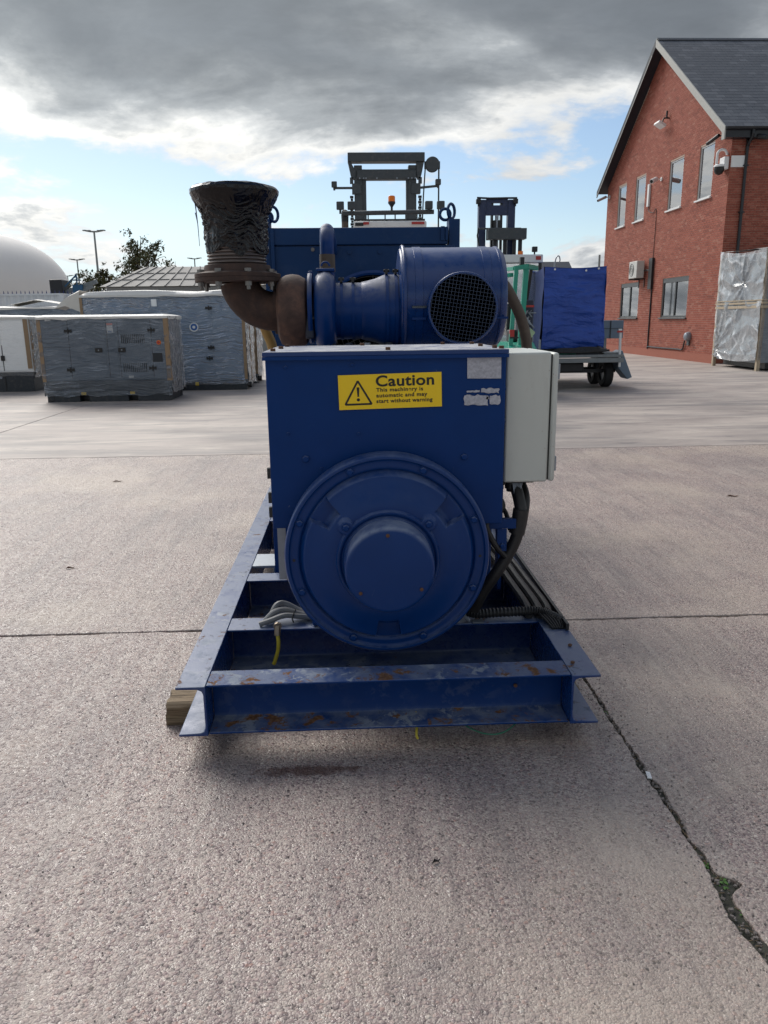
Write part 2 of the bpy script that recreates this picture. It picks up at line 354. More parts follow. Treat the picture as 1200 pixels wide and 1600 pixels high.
M['tyre'] = plain('tyre', (.013,.013,.014), .75, var=.3, bump=.3)
def brickmat():
    m, t, b, o = newmat('red_brick'); p = P(t); a = t.N.new('ShaderNodeAttribute'); a.attribute_name = 'tone'
    tone = a.outputs['Fac']
    c = t.ramp(tone, [(0, (.20,.050,.031)), (.3, (.285,.072,.043)), (.6, (.335,.090,.055)), (.85, (.37,.118,.076)), (1, (.40,.20,.145))])
    c = t.mix(t.math('MULTIPLY', t.noise(p, 28, 6, .65), .35), c, (.15,.05,.035))
    ef = t.math('MULTIPLY', t.step(t.noise(p, .8, 5, .6), .52, .72), t.step(t.noise(t.vm('MULTIPLY', p, (3, 3, 9)), 1, 5, .7), .5, .66))
    c = t.mix(t.math('MULTIPLY', ef, .22), c, (.50,.34,.28))
    t.set(b.inputs['Base Color'], c); b.inputs['Roughness'].default_value = .82
    t.set(b.inputs['Normal'], t.bump(t.noise(p, 130, 4), .3, .003)); return m
M['brick'] = brickmat()
M['mortar'] = plain('mortar', (.50,.37,.30), .9, var=.15)
def slatemat():
    m, t, b, o = newmat('grey_slate'); p = P(t); a = t.N.new('ShaderNodeAttribute'); a.attribute_name = 'tone'
    c = t.ramp(a.outputs['Fac'], [(0, (.045,.050,.060)), (.5, (.075,.082,.095)), (1, (.115,.122,.135))])
    c = t.mix(t.math('MULTIPLY', t.noise(p, 7, 6, .65), .4), c, (.05,.055,.06))
    t.set(b.inputs['Base Color'], c); b.inputs['Roughness'].default_value = .5; t.set(b.inputs['Normal'], t.bump(t.noise(p, 40, 4), .2, .004)); return m
M['slate'] = slatemat()
M['soffit'] = plain('dark_timber', (.012,.014,.022), .5)
M['barge'] = plain('grey_bargeboard', (.36,.36,.335), .5, dirt=.25)
M['frame'] = plain('window_frame_grey', (.46,.47,.47), .45)
M['frame2'] = plain('window_frame_dark', (.055,.062,.068), .45)
M['gutter'] = plain('black_upvc', (.010,.012,.016), .35)
M['blind'] = plain('window_blind', (.80,.80,.77), .7)
M['roomdark'] = plain('dark_room', (.05,.055,.06), .8)
def glass():
    m, t, b, o = newmat('window_glass')
    g = t.N.new('ShaderNodeBsdfGlossy'); g.inputs['Roughness'].default_value = .02; g.inputs['Color'].default_value = (.95,.97,1,1)
    tr = t.N.new('ShaderNodeBsdfTransparent'); tr.inputs['Color'].default_value = (.88,.92,.91,1)
    mx = t.N.new('ShaderNodeMixShader'); t.set(mx.inputs[0], t.math('ADD', .08, t.n('Fresnel', 0, IOR=3.2), clamp=True))
    t.L.new(tr.outputs[0], mx.inputs[1]); t.L.new(g.outputs[0], mx.inputs[2]); t.L.new(mx.outputs[0], o.inputs[0]); return m
M['glass'] = glass()
M['acwhite'] = plain('ac_white', (.52,.52,.49), .45, dirt=.2)
M['dome'] = plain('dome_fabric', (.76,.73,.69), .7, var=.06, scale=.6)
M['fence'] = plain('palisade_blue', (.018,.03,.13), .5)
M['shedroof'] = plain('shed_sheet', (.29,.28,.26), .7, var=.15, scale=.8)
M['shedwall'] = plain('shed_wall', (.30,.31,.30), .7)
M['lamp'] = plain('lamp_post_steel', (.20,.22,.22), .5, .3)
M['liftblue'] = plain('boom_blue', (.02,.10,.20), .5)
M['bark'] = plain('bark', (.06,.048,.036), .9, var=.3, scale=20)
def leafmat():
    m, t, b, o = newmat('leaves'); a = t.N.new('ShaderNodeAttribute'); a.attribute_name = 'tone'
    t.set(b.inputs['Base Color'], t.ramp(a.outputs['Fac'], [(0, (.045,.056,.022)), (.6, (.085,.095,.036)), (1, (.17,.13,.045))])); b.inputs['Roughness'].default_value = .6
    b.inputs['Subsurface Weight'].default_value = 0; return m
M['leaf'] = leafmat()
M['weed'] = plain('weed_green', (.075,.17,.03), .6, var=.3, scale=80)
M['moss'] = plain('joint_dirt', (.052,.050,.040), .95, var=.6, scale=50, bump=.8, bscale=120, dirt=.5, dcol=(.045,.085,.018))
# ------------------------------------------------------------------ ground
def aggregate():
    m, t, b, o = newmat('exposed_aggregate_concrete'); p = P(t)
    pd = t.vm('ADD', p, t.vm('MULTIPLY', t.noise(p, 45, 2, col=True), (.008,.008,0)))
    def vor(scale, out):
        d = t.N.new('ShaderNodeTexVoronoi'); d.inputs['Scale'].default_value = scale; d.inputs['Randomness'].default_value = 1
        t.L.new(pd, d.inputs['Vector']); return d
    v1 = vor(82, 0); v2 = vor(190, 0)
    r1 = t.N.new('ShaderNodeSeparateColor'); t.L.new(v1.outputs['Color'], r1.inputs[0])
    r2 = t.N.new('ShaderNodeSeparateColor'); t.L.new(v2.outputs['Color'], r2.inputs[0])
    stone = t.ramp(r1.outputs[0], [(0, (.05,.040,.039)), (.05, (.17,.130,.126)), (.3, (.275,.205,.197)), (.55, (.35,.263,.247)), (.8, (.45,.36,.32)), (.95, (.34,.21,.18)), (1, (.56,.50,.44))])
    small = t.ramp(r2.outputs[0], [(0, (.06,.05,.047)), (.2, (.235,.181,.170)), (.7, (.375,.300,.268)), (1, (.50,.44,.38))])
    big = t.math('MULTIPLY', t.step(r1.outputs[1], .30, .42), t.math('SUBTRACT', 1.0, t.step(v1.outputs['Distance'], .46, .56)))
    c = t.mix(big, small, stone)
    paste = t.step(t.noise(p, 1.6, 6, .62), .50, .70)
    c = t.mix(t.math('MULTIPLY', paste, .50), c, (.46,.39,.34))
    # grime, tyre streaks along the yard, a rust stain below the skid and oil spots
    n = t.noise(t.vm('MULTIPLY', p, (5, .7, 1)), 1, 6, .6); c = t.mix(t.math('MULTIPLY', t.step(n, .48, .74), .5), c, (.17,.148,.146))
    n = t.noise(p, .9, 6, .6); c = t.mix(t.math('MULTIPLY', t.step(n, .45, .70), .42), c, (.20,.170,.166))
    n = t.noise(t.vm('ADD', p, (5.2, 1.1, 0)), 7.5, 5, .6); c = t.mix(t.math('MULTIPLY', t.step(n, .66, .76), .38), c, (.12,.108,.105))
    ps = t.n('SeparateXYZ', 0, Vector=p); pso = ps.node
    ex = t.math('DIVIDE', t.math('ADD', pso.outputs[0], .19), .24); ey = t.math('DIVIDE', t.math('SUBTRACT', pso.outputs[1], 2.505), .042)
    el = t.math('SUBTRACT', 1.0, t.math('ADD', t.math('MULTIPLY', ex, ex), t.math('MULTIPLY', ey, ey)))
    st = t.step(t.math('ADD', el, t.math('MULTIPLY', t.math('SUBTRACT', t.noise(p, 30, 6, .7), .5), 3.4)), .0, .9)
    c = t.mix(t.math('MULTIPLY', st, .75), c, (.085,.036,.024))
    # brushed finish along the yard, worn pale tracks, sooty smears
    br = t.noise(t.vm('MULTIPLY', p, (26, 1.1, 1)), 1, 5, .6, .2); c = t.mix(t.math('MULTIPLY', t.step(br, .50, .70), .30), c, (.47,.42,.365))
    br = t.noise(t.vm('MULTIPLY', t.vm('ADD', p, (3, 9, 0)), (17, 1.3, 1)), 1, 5, .6, .2); c = t.mix(t.math('MULTIPLY', t.step(br, .50, .68), .38), c, (.15,.125,.122))
    n = t.noise(t.vm('ADD', p, (1.7, 4.4, 0)), .55, 5, .6); c = t.mix(t.math('MULTIPLY', t.step(n, .48, .66), .45), c, (.50,.42,.34))
    n = t.noise(t.vm('ADD', p, (8.8, 2.3, 0)), 2.6, 7, .68); c = t.mix(t.math('MULTIPLY', t.step(n, .60, .74), .45), c, (.13,.115,.112))
    n = t.noise(t.vm('ADD', p, (2.1, 7.7, 0)), 14, 3, .5); c = t.mix(t.math('MULTIPLY', t.step(n, .735, .78), .75), c, (.055,.048,.046))
    t.set(b.inputs['Base Color'], c)
    t.set(b.inputs['Roughness'], t.math('ADD', .22, t.math('MULTIPLY', r1.outputs[2], .5)))
    dome = t.math('MULTIPLY', big, t.math('SUBTRACT', .6, v1.outputs['Distance']))
    h = t.math('ADD', dome, t.math('MULTIPLY', t.math('SUBTRACT', .5, v2.outputs['Distance']), .35))
    pit = t.step(t.noise(p, 34, 3), .70, .76)
    h = t.math('SUBTRACT', h, t.math('MULTIPLY', pit, .7))
    t.set(b.inputs['Normal'], t.bump(h, .62, .009)); return m
def farconcrete():
    m, t, b, o = newmat('worn_yard_concrete'); p = P(t)
    c = t.ramp(t.noise(t.vm('MULTIPLY', p, (.5, 1.1, 1)), 1, 8, .64), [(.28, (.205,.174,.163)), (.5, (.365,.312,.282)), (.70, (.51,.445,.39))])
    n = t.noise(t.vm('MULTIPLY', p, (.35, 1.9, 1)), 1, 7, .62, .6); c = t.mix(t.math('MULTIPLY', t.step(n, .47, .66), .62), c, (.15,.142,.145))
    n = t.noise(t.vm('ADD', p, (9, 3, 0)), 1.6, 7, .65); c = t.mix(t.math('MULTIPLY', t.step(n, .60, .72), .5), c, (.11,.105,.105))
    n = t.noise(t.vm('MULTIPLY', t.vm('ADD', p, (4, 1, 0)), (.9, 4.5, 1)), 1, 8, .68, .8); c = t.mix(t.math('MULTIPLY', t.step(n, .54, .66), .6), c, (.12,.11,.11))
    n = t.noise(t.vm('MULTIPLY', t.vm('ADD', p, (1, 7, 0)), (.6, 3.2, 1)), 1, 8, .66, .6); c = t.mix(t.math('MULTIPLY', t.step(n, .54, .68), .55), c, (.58,.52,.445))
    n = t.noise(p, 26, 6, .65); c = t.mix(t.math('MULTIPLY', n, .30), c, (.30,.27,.24))
    t.set(b.inputs['Base Color'], c); b.inputs['Roughness'].default_value = .62
    t.set(b.inputs['Normal'], t.bump(t.noise(p, 60, 5, .65), .35, .006)); return m
M['agg'] = aggregate(); M['farcon'] = farconcrete()
struct(MB().add([(-900,-400,-.06),(900,-400,-.06),(900,1500,-.06),(-900,1500,-.06)], [(0,1,2,3)]).build('ground', M['farcon']))
yard = bpy.data.objects.new('concrete_yard', None); COL.objects.link(yard); struct(yard); ORG[yard] = (0,0,0)
def slab(x0, x1, y0, y1, mat, rough_edges=(), step=.02, amp=.012):
    """a cast slab 6 cm thick; the listed edges are spalled and ragged"""
    def edge(a, bb, fixed, horiz, key):
        L = abs(bb-a); pts = []
        if key not in rough_edges: return [(a, fixed) if horiz else (fixed, a)]
        k = max(2, int(min(L, 9)/step))
        for i in range(k):
            q = a + (bb-a)*i/k
            e = mn.noise(V((q*2.3, fixed*3+1.7, ord(key)*.7)))*amp*1.0 + mn.noise(V((q*9, fixed, ord(key))))*amp*.8 + mn.noise(V((q*31, 3+fixed, ord(key))))*amp*.55 + abs(mn.noise(V((q*75, 3+fixed, ord(key)))))*amp*.5
            sp = mn.noise(V((q*1.4+7, fixed, ord(key)*1.3))); e2 = (max(0, sp-.25)*amp*5)
            inw = e + e2
            if key == 'l': inw +=   .055*math.exp(-((q-1.85)/.03)**2) + .012*math.exp(-((q-1.62)/.07)**2) + .012*math.exp(-((q-2.3)/.06)**2)
            if key == 'r': inw += .012*math.exp(-((q-1.72)/.09)**2) + .010*math.exp(-((q-2.45)/.08)**2)
            sgn = {'l': 1, 'r': -1, 'b': 1, 't': -1}[key]
            if i == 0: inw = 0
            pts.append((q, fixed+sgn*inw) if horiz else (fixed+sgn*inw, q))
        return pts
    poly = edge(x0, x1, y0, True, 'b') + edge(y0, y1, x1, False, 'r') + edge(x1, x0, y1, True, 't') + edge(y1, y0, x0, False, 'l')
    return struct(MB().prism(poly, 'Z', -.06, 0).build('concrete_slab', mat, yard, bevel=.006, seg=2))
slab(-9, 1.031, -2.5, 3.855, M['agg'], 'rt', .012, .013)
slab(1.045, 9, -2.5, 3.855, M['agg'], 'lt', .012, .013)
slab(-13, 13, 3.872, 9.424, M['agg'], 'bt', .02, .005)
slab(-14, -5.31, 9.445, 34, M['farcon']); slab(-5.295, 7.39, 9.445, 34, M['farcon']); slab(7.41, 22, 9.445, 34, M['farcon'])
slab(-14, -1, 34.02, 70, M['farcon']); slab(-.98, 22, 34.02, 70, M['farcon'])
d = MB(); 
def jf(u, v):
    y = .4 + u*3.5; return (.965 + v*.18, y, -.012 - .012*abs(v-.5)*2 + mn.noise(V((y*11, v*3, 2)))*.012 + mn.noise(V((y*40, v*7, 5)))*.006)
d.grid(jf, 200, 7)
o = struct(d.build('joint_soil', M['moss'])); 
struct(MB().grid(lambda u, v: (-8 + u*16, 3.84 + v*.045, -.018 + mn.noise(V((u*90, v*3, 1)))*.008), 160, 4).build('joint_soil', M['moss']))
# weeds and scraps in the open joint
def weed(x, y, n, s, label):
    mb = MB(); 
    for i in range(n):
        a = random.uniform(0, 2*pi); L = s*random.uniform(.6, 1.2); hx, hy = cos(a), sin(a); lift = random.uniform(.3, .9); wd = L*.28
        base = V((x, y, -.012)) + V((random.uniform(-1, 1), random.uniform(-1.6, 1.6), 0))*s*.5
        mid = base + V((hx*L*.5, hy*L*.5, L*.4*lift+.004)); tip = base + V((hx*L, hy*L, L*.35*lift+.004)); sd = V((-hy, hx, 0))*wd
        mb.add([base, mid-sd, tip, mid+sd, mid+V((0,0,.002))], [(0,1,4),(1,2,4),(2,3,4),(3,0,4)])
    o = mb.build('weed', M['weed']); return tag(o, label, 'weed', 'weeds in the slab joint')
weed(1.045, 2.86, 16, .016, 'tiny green weed in the slab joint right beside the skid corner')
weed(1.036, 1.94, 12, .017, 'small green weed halfway along the dirt filled slab joint')
weed(1.050, 1.86, 14, .018, 'bright green weed in the joint beside the spalled edge')
weed(1.060, 1.74, 9, .015, 'lowest green weed in the slab joint, nearest the camera')
tag(MB().prism([(1.03,2.385),(1.045,2.38),(1.052,2.42),(1.038,2.425)], 'Z', -.004, .001).build('paper_scrap', M['white']), 'small white scrap of paper lying in the slab joint', 'litter')
def leafscrap(x, y, L, ang, label, mat='rustbolt'):
    c, s = cos(ang), sin(ang); pr = [(-.5,0),(-.2,.14),(.25,.11),(.5,0),(.2,-.12),(-.25,-.13)]
    mb = MB(); pts = [(x + L*(u*c-v*s), y + L*(u*s+v*c)) for u, v in pr]
    mb.add([(*q, .003 + (.012 if i % 2 else 0)) for i, q in enumerate(pts)] + [(x, y, .004)], [(i, (i+1) % 6, 6) for i in range(6)] )
    return tag(mb.build('dead_leaf', M[mat]), label, 'leaf', 'scraps blown onto the concrete')
leafscrap(-2.42, 7.9, .11, .1, 'dark curled leaf on the concrete left of the machine, before the slab seam')
leafscrap(-1.9, 5.0, .07, .3, 'small brown leaf on the left slab halfway to the seam')
leafscrap(3.45, 6.65, .11, -.2, 'curled dead leaf on the concrete right of the beige box')
leafscrap(1.97, 2.93, .05, -.6, 'dark leaf on the right slab beyond the open joint')
leafscrap(.23, 1.99, .03, .4, 'dark fleck on the concrete in front of the skid', 'black')
# loose grit as countless stuff
g = MB()
for i in range(1500):
    y = random.uniform(.9, 3.6); x = random.uniform(-1.2, 1.6) if i % 3 else random.gauss(1.04, .05)
    if i % 3 == 0: y = random.uniform(1.2, 3.7)
    s = random.uniform(.0015, .0042) * (1.3 if i % 9 == 0 else 1); z = s*.5 if not (1.02 < x < 1.055) else -.008
    pts = [V((random.uniform(.6,1)*s*q[0], random.uniform(.6,1)*s*q[1], random.uniform(.5,.9)*s*q[2])) for q in ((1,0,0),(-1,0,0),(0,1,0),(0,-1,0),(0,0,1),(0,0,-1))]
    g.add([p + V((x, y, z)) for p in pts], [(0,2,4),(2,1,4),(1,3,4),(3,0,4),(2,0,5),(1,2,5),(3,1,5),(0,3,5)])
o = g.build('loose_grit', plain('grit', (.17,.15,.14), .8, var=.5, scale=200)); o['kind'] = 'stuff'

dbm = MB(); ds = MB(); rd_ = random.Random(11)
for i in range(520):
    y = rd_.uniform(1.25, 3.7); x = rd_.gauss(1.040, .012 + .02*math.exp(-((y-1.8)/.15)**2)); s = rd_.uniform(.002, .0075); q = Matrix.Rotation(rd_.uniform(0, 6.3), 3, 'Z') @ Matrix.Rotation(rd_.uniform(-.5, .5), 3, 'X')
    L = s*(rd_.uniform(.7, 1.3) if i % 4 else rd_.uniform(2, 5)); wd = s*rd_.uniform(.5, .9) if i % 4 else s*.22; h = s*.5 if i % 4 else s*.15
    pts = [q @ V((L*a*rd_.uniform(.7,1), wd*b*rd_.uniform(.7,1), h*c)) + V((x, y, -.006+h)) for a, b, c in ((-1,-1,-1),(1,-1,-1),(1,1,-1),(-1,1,-1),(-.8,-.8,1),(.8,-.8,1),(.8,.8,1),(-.8,.8,1))]
    (dbm if i % 4 else ds).hexa(pts[:4], pts[4:])
o = dbm.build('joint_chippings', plain('chippings', (.19,.165,.15), .85, var=.6, scale=150)); o['kind'] = 'stuff'
o = ds.build('joint_litter', plain('dry_stalks', (.17,.12,.07), .85, var=.6, scale=120)); o['kind'] = 'stuff'
# ------------------------------------------------------------------ brick office building
bd = thing('brick_building', 'two storey red brick office with slate roof and gable end facing the yard', 'building', (12.3, 26, 0))
X0, Y0, Y1, YR, ZE, ZR = 12.3, 26.0, 38.1, 32.05, 7.42, 11.62
UP = [(27.2, 28.3), (29.62, 30.88), (33.3, 34.42), (35.56, 36.6)]
LO = [(28.4, 30.78), (33.28, 35.5)]
OPEN = [(a, b, 5.49, 7.22) for a, b in UP] + [(a, b, 1.53, 2.99) for a, b in LO]
core = MB()
ys = sorted({Y0+.012, Y1} | {q for o_ in OPEN for q in o_[:2]}); zs = sorted({0, ZE} | {q for o_ in OPEN for q in o_[2:]})
for i in range(len(ys)-1):
    for j in range(len(zs)-1):
        cy, cz = (ys[i]+ys[i+1])/2, (zs[j]+zs[j+1])/2
        if not any(a < cy < b and c < cz < d_ for a, b, c, d_ in OPEN):
            core.box(X0+.012, X0+.30, ys[i], ys[i+1], zs[j], zs[j+1])
core.prism([(Y0+.012, ZE), (Y1, ZE), (YR, ZR)], 'X', X0+.012, X0+.30)
core.box(X0+.30, 30, Y0+.012, Y0+.3, 0, ZE); core.box(29.7, 30, Y0+.3, Y1, 0, ZE); core.box(X0+.3, 29.7, Y1-.3, Y1, 0, ZE)
wall = core.build('wall', M['mortar'], bd)
def brickpts():
    out = []; k = 0; z = 0.004
    while z < ZR:
        off = .1125*(k % 2)
        # gable face
        y = Y0 - off*0 + (.1125 if k % 2 else 0)
        if k % 2 and z+.065 < ZE: out.append(('g', Y0, .1025, z))
        while y < Y1-.02:
            L = min(.215, Y1-y); c = y+L/2
            zt = z+.065
            lim = ZE + (ZR-ZE)*(1-abs(c-YR)/((Y1-Y0)/2)) - .02
            if zt < lim:
                segs = [(y, y+L)]
                for a, b, c_, d_ in OPEN:
                    if c_ < zt and z < d_:
                        ns = []
                        for p0, p1 in segs:
                            if p1 <= a or p0 >= b: ns.append((p0, p1)); continue
                            if p0 < a: ns.append((p0, a))
                            if p1 > b: ns.append((b, p1))
                        segs = ns
                for p0, p1 in segs:
                    if p1-p0 > .012: out.append(('g', p0, p1-p0, z))
            y += .225
        if z+.065 < ZE:
            x = X0 + (0 if k % 2 else .1125)
            if k % 2 == 0: out.append(('f', X0+.0, .1025, z))
            while x < 17.6: out.append(('f', x, .215, z)); x += .225
        z += .075; k += 1
    return out
BP = brickpts(); rest = MB(); single = []
def btone():
    q = random.random(); return .02 + .96*(q*.75 + .25*random.random()) if q < .95 else .9
cand = sorted([q for q in BP if q[0] == 'f' and q[2] > .2 and q[1] < 13.6 and 2.2 < q[3]], key=lambda q: q[3])[:300]
cs = set(cand)
bmesh_var = []
for i in range(8):
    me = MB().box(0, .215, -.0, .012+.001*(i % 3), 0, .065, tone=btone()).mesh('brick', M['brick']); bmesh_var.append(me)
for q in BP:
    if q in cs: inst('brick', random.choice(bmesh_var), wall, (q[1], Y0-.001*random.random(), q[3])); continue
    j = .0015*random.random()
    if q[0] == 'g': rest.box(X0-j, X0+.0125, q[1]+(.0002 if q[1] == Y0 else 0), q[1]+q[2], q[3], q[3]+.065, tone=btone())
    else: rest.box(q[1]+(.013 if q[1] == X0 else 0), q[1]+q[2], Y0-j, Y0+.0125, q[3], q[3]+.065, tone=btone())
ro = rest.build('brickwork', M['brick'], wall); ro['kind'] = 'stuff'
MB().box(X0-.02, X0+.01, Y0-.02, Y1+.02, 0, .30).box(X0+.01, 20, Y0-.02, Y0+.01, 0, .30).build('plinth', plain('plinth_brick', (.30,.095,.06), .8, var=.2, scale=20), bd)
# windows: frame, sill, panes, blinds inside
def window(a, b, c, d_, light, label=None):
    fx = X0+.035; fm = M['frame'] if light else M['frame2']; t_ = .06 if light else .075
    f = MB().box(fx, fx+.07, a, b, d_-t_, d_).box(fx, fx+.07, a, b, c, c+t_).box(fx, fx+.07, a, a+t_, c+t_, d_-t_).box(fx, fx+.07, b-t_, b, c+t_, d_-t_)
    if not light: f.box(fx-.006, fx+.064, (a+b)/2-.05, (a+b)/2+.05, c+t_, d_-t_).box(fx-.02, fx-.001, a-.04, b+.04, d_-.17, d_-.005)
    w_ = f.build('window', fm, bd, bevel=.006)
    MB().box(X0-.07, fx+.004, a-.06, b+.06, c-.055, c-.002).build('sill', M['white'] if light else M['frame2'], w_, bevel=.006)
    if light: MB().box(fx+.028, fx+.034, a+t_, b-t_, c+t_, d_-t_).build('pane', M['glass'], w_)
    else:
        mid = (a+b)/2
        for p0, p1 in ((a+t_, mid-.05), (mid+.05, b-t_)): MB().box(fx+.028, fx+.034, p0, p1, c+t_, d_-t_).build('pane', M['glass'], w_)
    bl = MB(); n = int((b-a)/.11)
    for i in range(n):
        y = a + (b-a)*(i+.5)/n
        if light or not (.42 < (i/n) % .5*2 < .8): bl.box(fx+.075, fx+.08, y-.05, y+.048, c+.03, d_-.03)
    bl.build('blind', M['blind'], w_)
    MB().box(X0+.295, X0+.30, a-.05, b+.05, c-.05, d_+.05).build('room_backdrop', M['roomdark'], w_)
for a, b, c, d_ in OPEN: window(a, b, c, d_, c > 4)
# roof
roof = MB(); OV = .42; XE = 30.3
sl_ = (ZR-ZE)/(YR-Y0); dz = .10
ze0 = ZE - sl_*.32 + dz
def rz(y): return ZR + dz - sl_*abs(y-YR)
roof.prism([(Y0-.32, rz(Y0-.32)), (YR, rz(YR)), (Y1+.32, rz(Y1+.32)), (Y1+.32, rz(Y1+.32)-.10), (YR, rz(YR)-.12), (Y0-.32, rz(Y0-.32)-.10)], 'X', X0-OV+.03, XE)
rf = roof.build('roof', M['soffit'], bd)
smesh = []
tl = math.atan(sl_); LS = .40
for i in range(6): smesh.append(MB().box(-.147, .147, 0, LS, 0, .016, tone=.05+.9*random.random()).mesh('slate', M['slate']))
gauge = .25; nrow = int(math.hypot(YR-Y0+.32, rz(YR)-rz(Y0-.32))/gauge); sr = MB(); cnt = 0
for r_ in range(nrow):
    s0 = r_*gauge - .02
    if r_ % 2:
        y = Y0-.32 + s0*cos(tl); z = rz(Y0-.32) + s0*sin(tl) + .012
        if y + LS*cos(tl) <= YR+.05:
            e = V((0, cos(tl-.012), sin(tl-.012)))*LS; nn_ = V((0, -sin(tl), cos(tl)))*.016; p0 = V((X0-OV+.043, y, z)); p1 = V((X0-OV+.19, y, z))
            sr.hexa([p0, p1, p1+e, p0+e], [p0+nn_, p1+nn_, p1+e+nn_, p0+e+nn_], tone=.05+.9*random.random())
    for q in range(29):
        x = X0-OV+.19 + q*.30 + (.15 if r_ % 2 else 0)
        y = Y0-.32 + s0*cos(tl); z = rz(Y0-.32) + s0*sin(tl) + .012
        if y + LS*cos(tl) > YR+.05: continue
        if x < 16.6 and cnt < 300 and r_ >= 6:
            inst('slate', random.choice(smesh), rf, (x, y, z), (tl-.012, 0, random.uniform(-.006,.006))); cnt += 1
        else:
            e = V((0, cos(tl-.012), sin(tl-.012)))*LS; nn_ = V((0, -sin(tl), cos(tl)))*.016; p0 = V((x-.147, y, z)); p1 = V((x+.147, y, z))
            sr.hexa([p0, p1, p1+e, p0+e], [p0+nn_, p1+nn_, p1+e+nn_, p0+e+nn_], tone=.05+.9*random.random())
for r_ in range(nrow): # plain continuation beyond the frame
    s0 = r_*gauge-.02; y = Y0-.32 + s0*cos(tl); z = rz(Y0-.32)+s0*sin(tl)+.012; e = V((0, cos(tl-.012), sin(tl-.012)))*LS; nn_ = V((0,-sin(tl),cos(tl)))*.011
    if y + LS*cos(tl) > YR+.05: continue
    p0 = V((X0-OV+.06+29*.3, y, z)); p1 = V((XE, y, z)); sr.hexa([p0, p1, p1+e, p0+e], [p0+nn_, p1+nn_, p1+e+nn_, p0+e+nn_], tone=.5)
o = sr.build('slating', M['slate'], rf); o['kind'] = 'stuff'
rm = MB().prism([(-.13, -.07), (0, .03), (.13, -.07), (.13, -.10), (0, 0), (-.13, -.10)], 'X', 0, .44).mesh('ridge_tile', M['slate'])
for i in range(22): inst('ridge_tile', rm, rf, (X0-OV+.03+i*.45, YR, rz(YR)+.05))
# bargeboards (near and far slope), gutter, fascia, downpipe
def barge(ya, yb, wd):
    return [(ya, rz(ya)+.03), (yb, rz(yb)+.03), (yb, rz(yb)-wd), (ya, rz(ya)-wd)]
MB().prism(barge(Y0-.34, YR, .24), 'X', X0-OV-.01, X0-OV+.028).build('bargeboard', M['barge'], rf)
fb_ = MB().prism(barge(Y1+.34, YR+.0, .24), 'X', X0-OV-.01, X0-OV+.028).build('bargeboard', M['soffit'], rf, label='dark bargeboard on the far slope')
MB().prism([(Y1+.34, rz(Y1+.34)-.20), (YR+.3, rz(YR+.3)-.20), (YR+.3, rz(YR+.3)-.25), (Y1+.34, rz(Y1+.34)-.25)], 'X', X0-OV-.016, X0-OV-.0105).build('trim_strip', M['barge'], rf)
MB().box(X0-OV-.012, X0-OV+.028, Y0-.345, Y0-.16, rz(Y0-.34)-.34, rz(Y0-.34)-.02).build('eaves_box', M['barge'], rf)
g = MB(); pr = [(-.06,.0),(-.055,-.045),(-.03,-.075),(0,-.085),(.03,-.075),(.055,-.045),(.06,0),(.05,0),(.045,-.04),(0,-.07),(-.045,-.04),(-.05,0)]
g.prism([(Y0-.38+u, rz(Y0-.32)-.005+v) for u, v in pr], 'X', X0-OV+.03, XE).build('gutter', M['gutter'], rf)
MB().box(X0-OV+.03, XE, Y0-.315, Y0-.29, rz(Y0-.32)-.30, rz(Y0-.32)-.10).box(X0-OV+.03, XE, Y0-.29, Y0-.002, rz(Y0-.32)-.30, rz(Y0-.32)-.28).build('fascia', M['gutter'], rf)
dp = MB().tube(spl([(12.78, Y0-.36, rz(Y0-.32)-.08), (12.78, Y0-.34, rz(Y0-.32)-.25), (12.78, Y0-.10, rz(Y0-.32)-.5), (12.78, Y0-.07, rz(Y0-.32)-.75), (12.78, Y0-.07, .12)], 5), .048, 12)
dpo = dp.build('downpipe', M['gutter'], bd)
for z in (1.2, 3.0, 4.8, 6.2): MB().box(12.70, 12.86, Y0-.13, Y0-.004, z, z+.04).build('pipe_bracket', M['gutter'], dpo)
# fittings on the walls
ac = thing('air_conditioner', 'white air conditioning unit on brackets above the ground floor windows', 'air conditioner', (X0, 33.0, 3.1))
MB().box(X0-.42, X0-.10, 32.55, 33.45, 3.12, 3.80).build('casing', M['acwhite'], ac, bevel=.02)
MB().torus((X0-.424, 33.12, 3.46), 'X', .24, .012, 32, 6).torus((X0-.424, 33.12, 3.46), 'X', .16, .008, 28, 6).torus((X0-.424, 33.12, 3.46), 'X', .08, .008, 20, 6).build('fan_grille', M['frame2'], ac)
for y in (32.7, 33.3): MB().box(X0-.45, X0-.003, y-.02, y+.02, 3.06, 3.115).box(X0-.03, X0-.003, y-.02, y+.02, 2.75, 3.06).build('bracket', M['blackmetal'], ac)
MB().tube(spl([(X0-.1, 32.55, 3.4), (X0-.09, 32.35, 3.42), (X0-.06, 32.1, 3.38)], 5), .03, 8).build('refrigerant_pipe', M['rubber'], ac)
MB().box(X0-.10, X0-.003, 31.75, 32.1, 2.65, 3.85).build('trunking', M['blackmetal'], ac)
tag(MB().tube(spl([(X0-.03, 31.8, 3.8), (X0-.03, 31.8, 2), (X0-.03, 31.8, .45), (X0-.03, 31.6, .38), (X0-.03, 29, .38), (X0-.04, 28.4, .40), (X0-.06, 28.2, .7)], 8), .028, 8).build('wall_pipe', M['gutter']), 'thin dark pipe running down the gable wall and along above the plinth', 'pipe')
mt = thing('vent_cowl', 'grey round vent cowl low on the gable wall near the corner', 'vent', (X0, 27.95, .8))
MB().lathe([(.16,0),(.17,-.06),(.13,-.16),(.05,-.20),(.0,-.2)], (X0-.002, 27.95, .86), 'X', 20).build('cowl', M['gal'], mt)
MB().box(X0-.05, X0-.003, 27.86, 28.04, .55, .7).build('vent_flap', M['frame2'], mt)
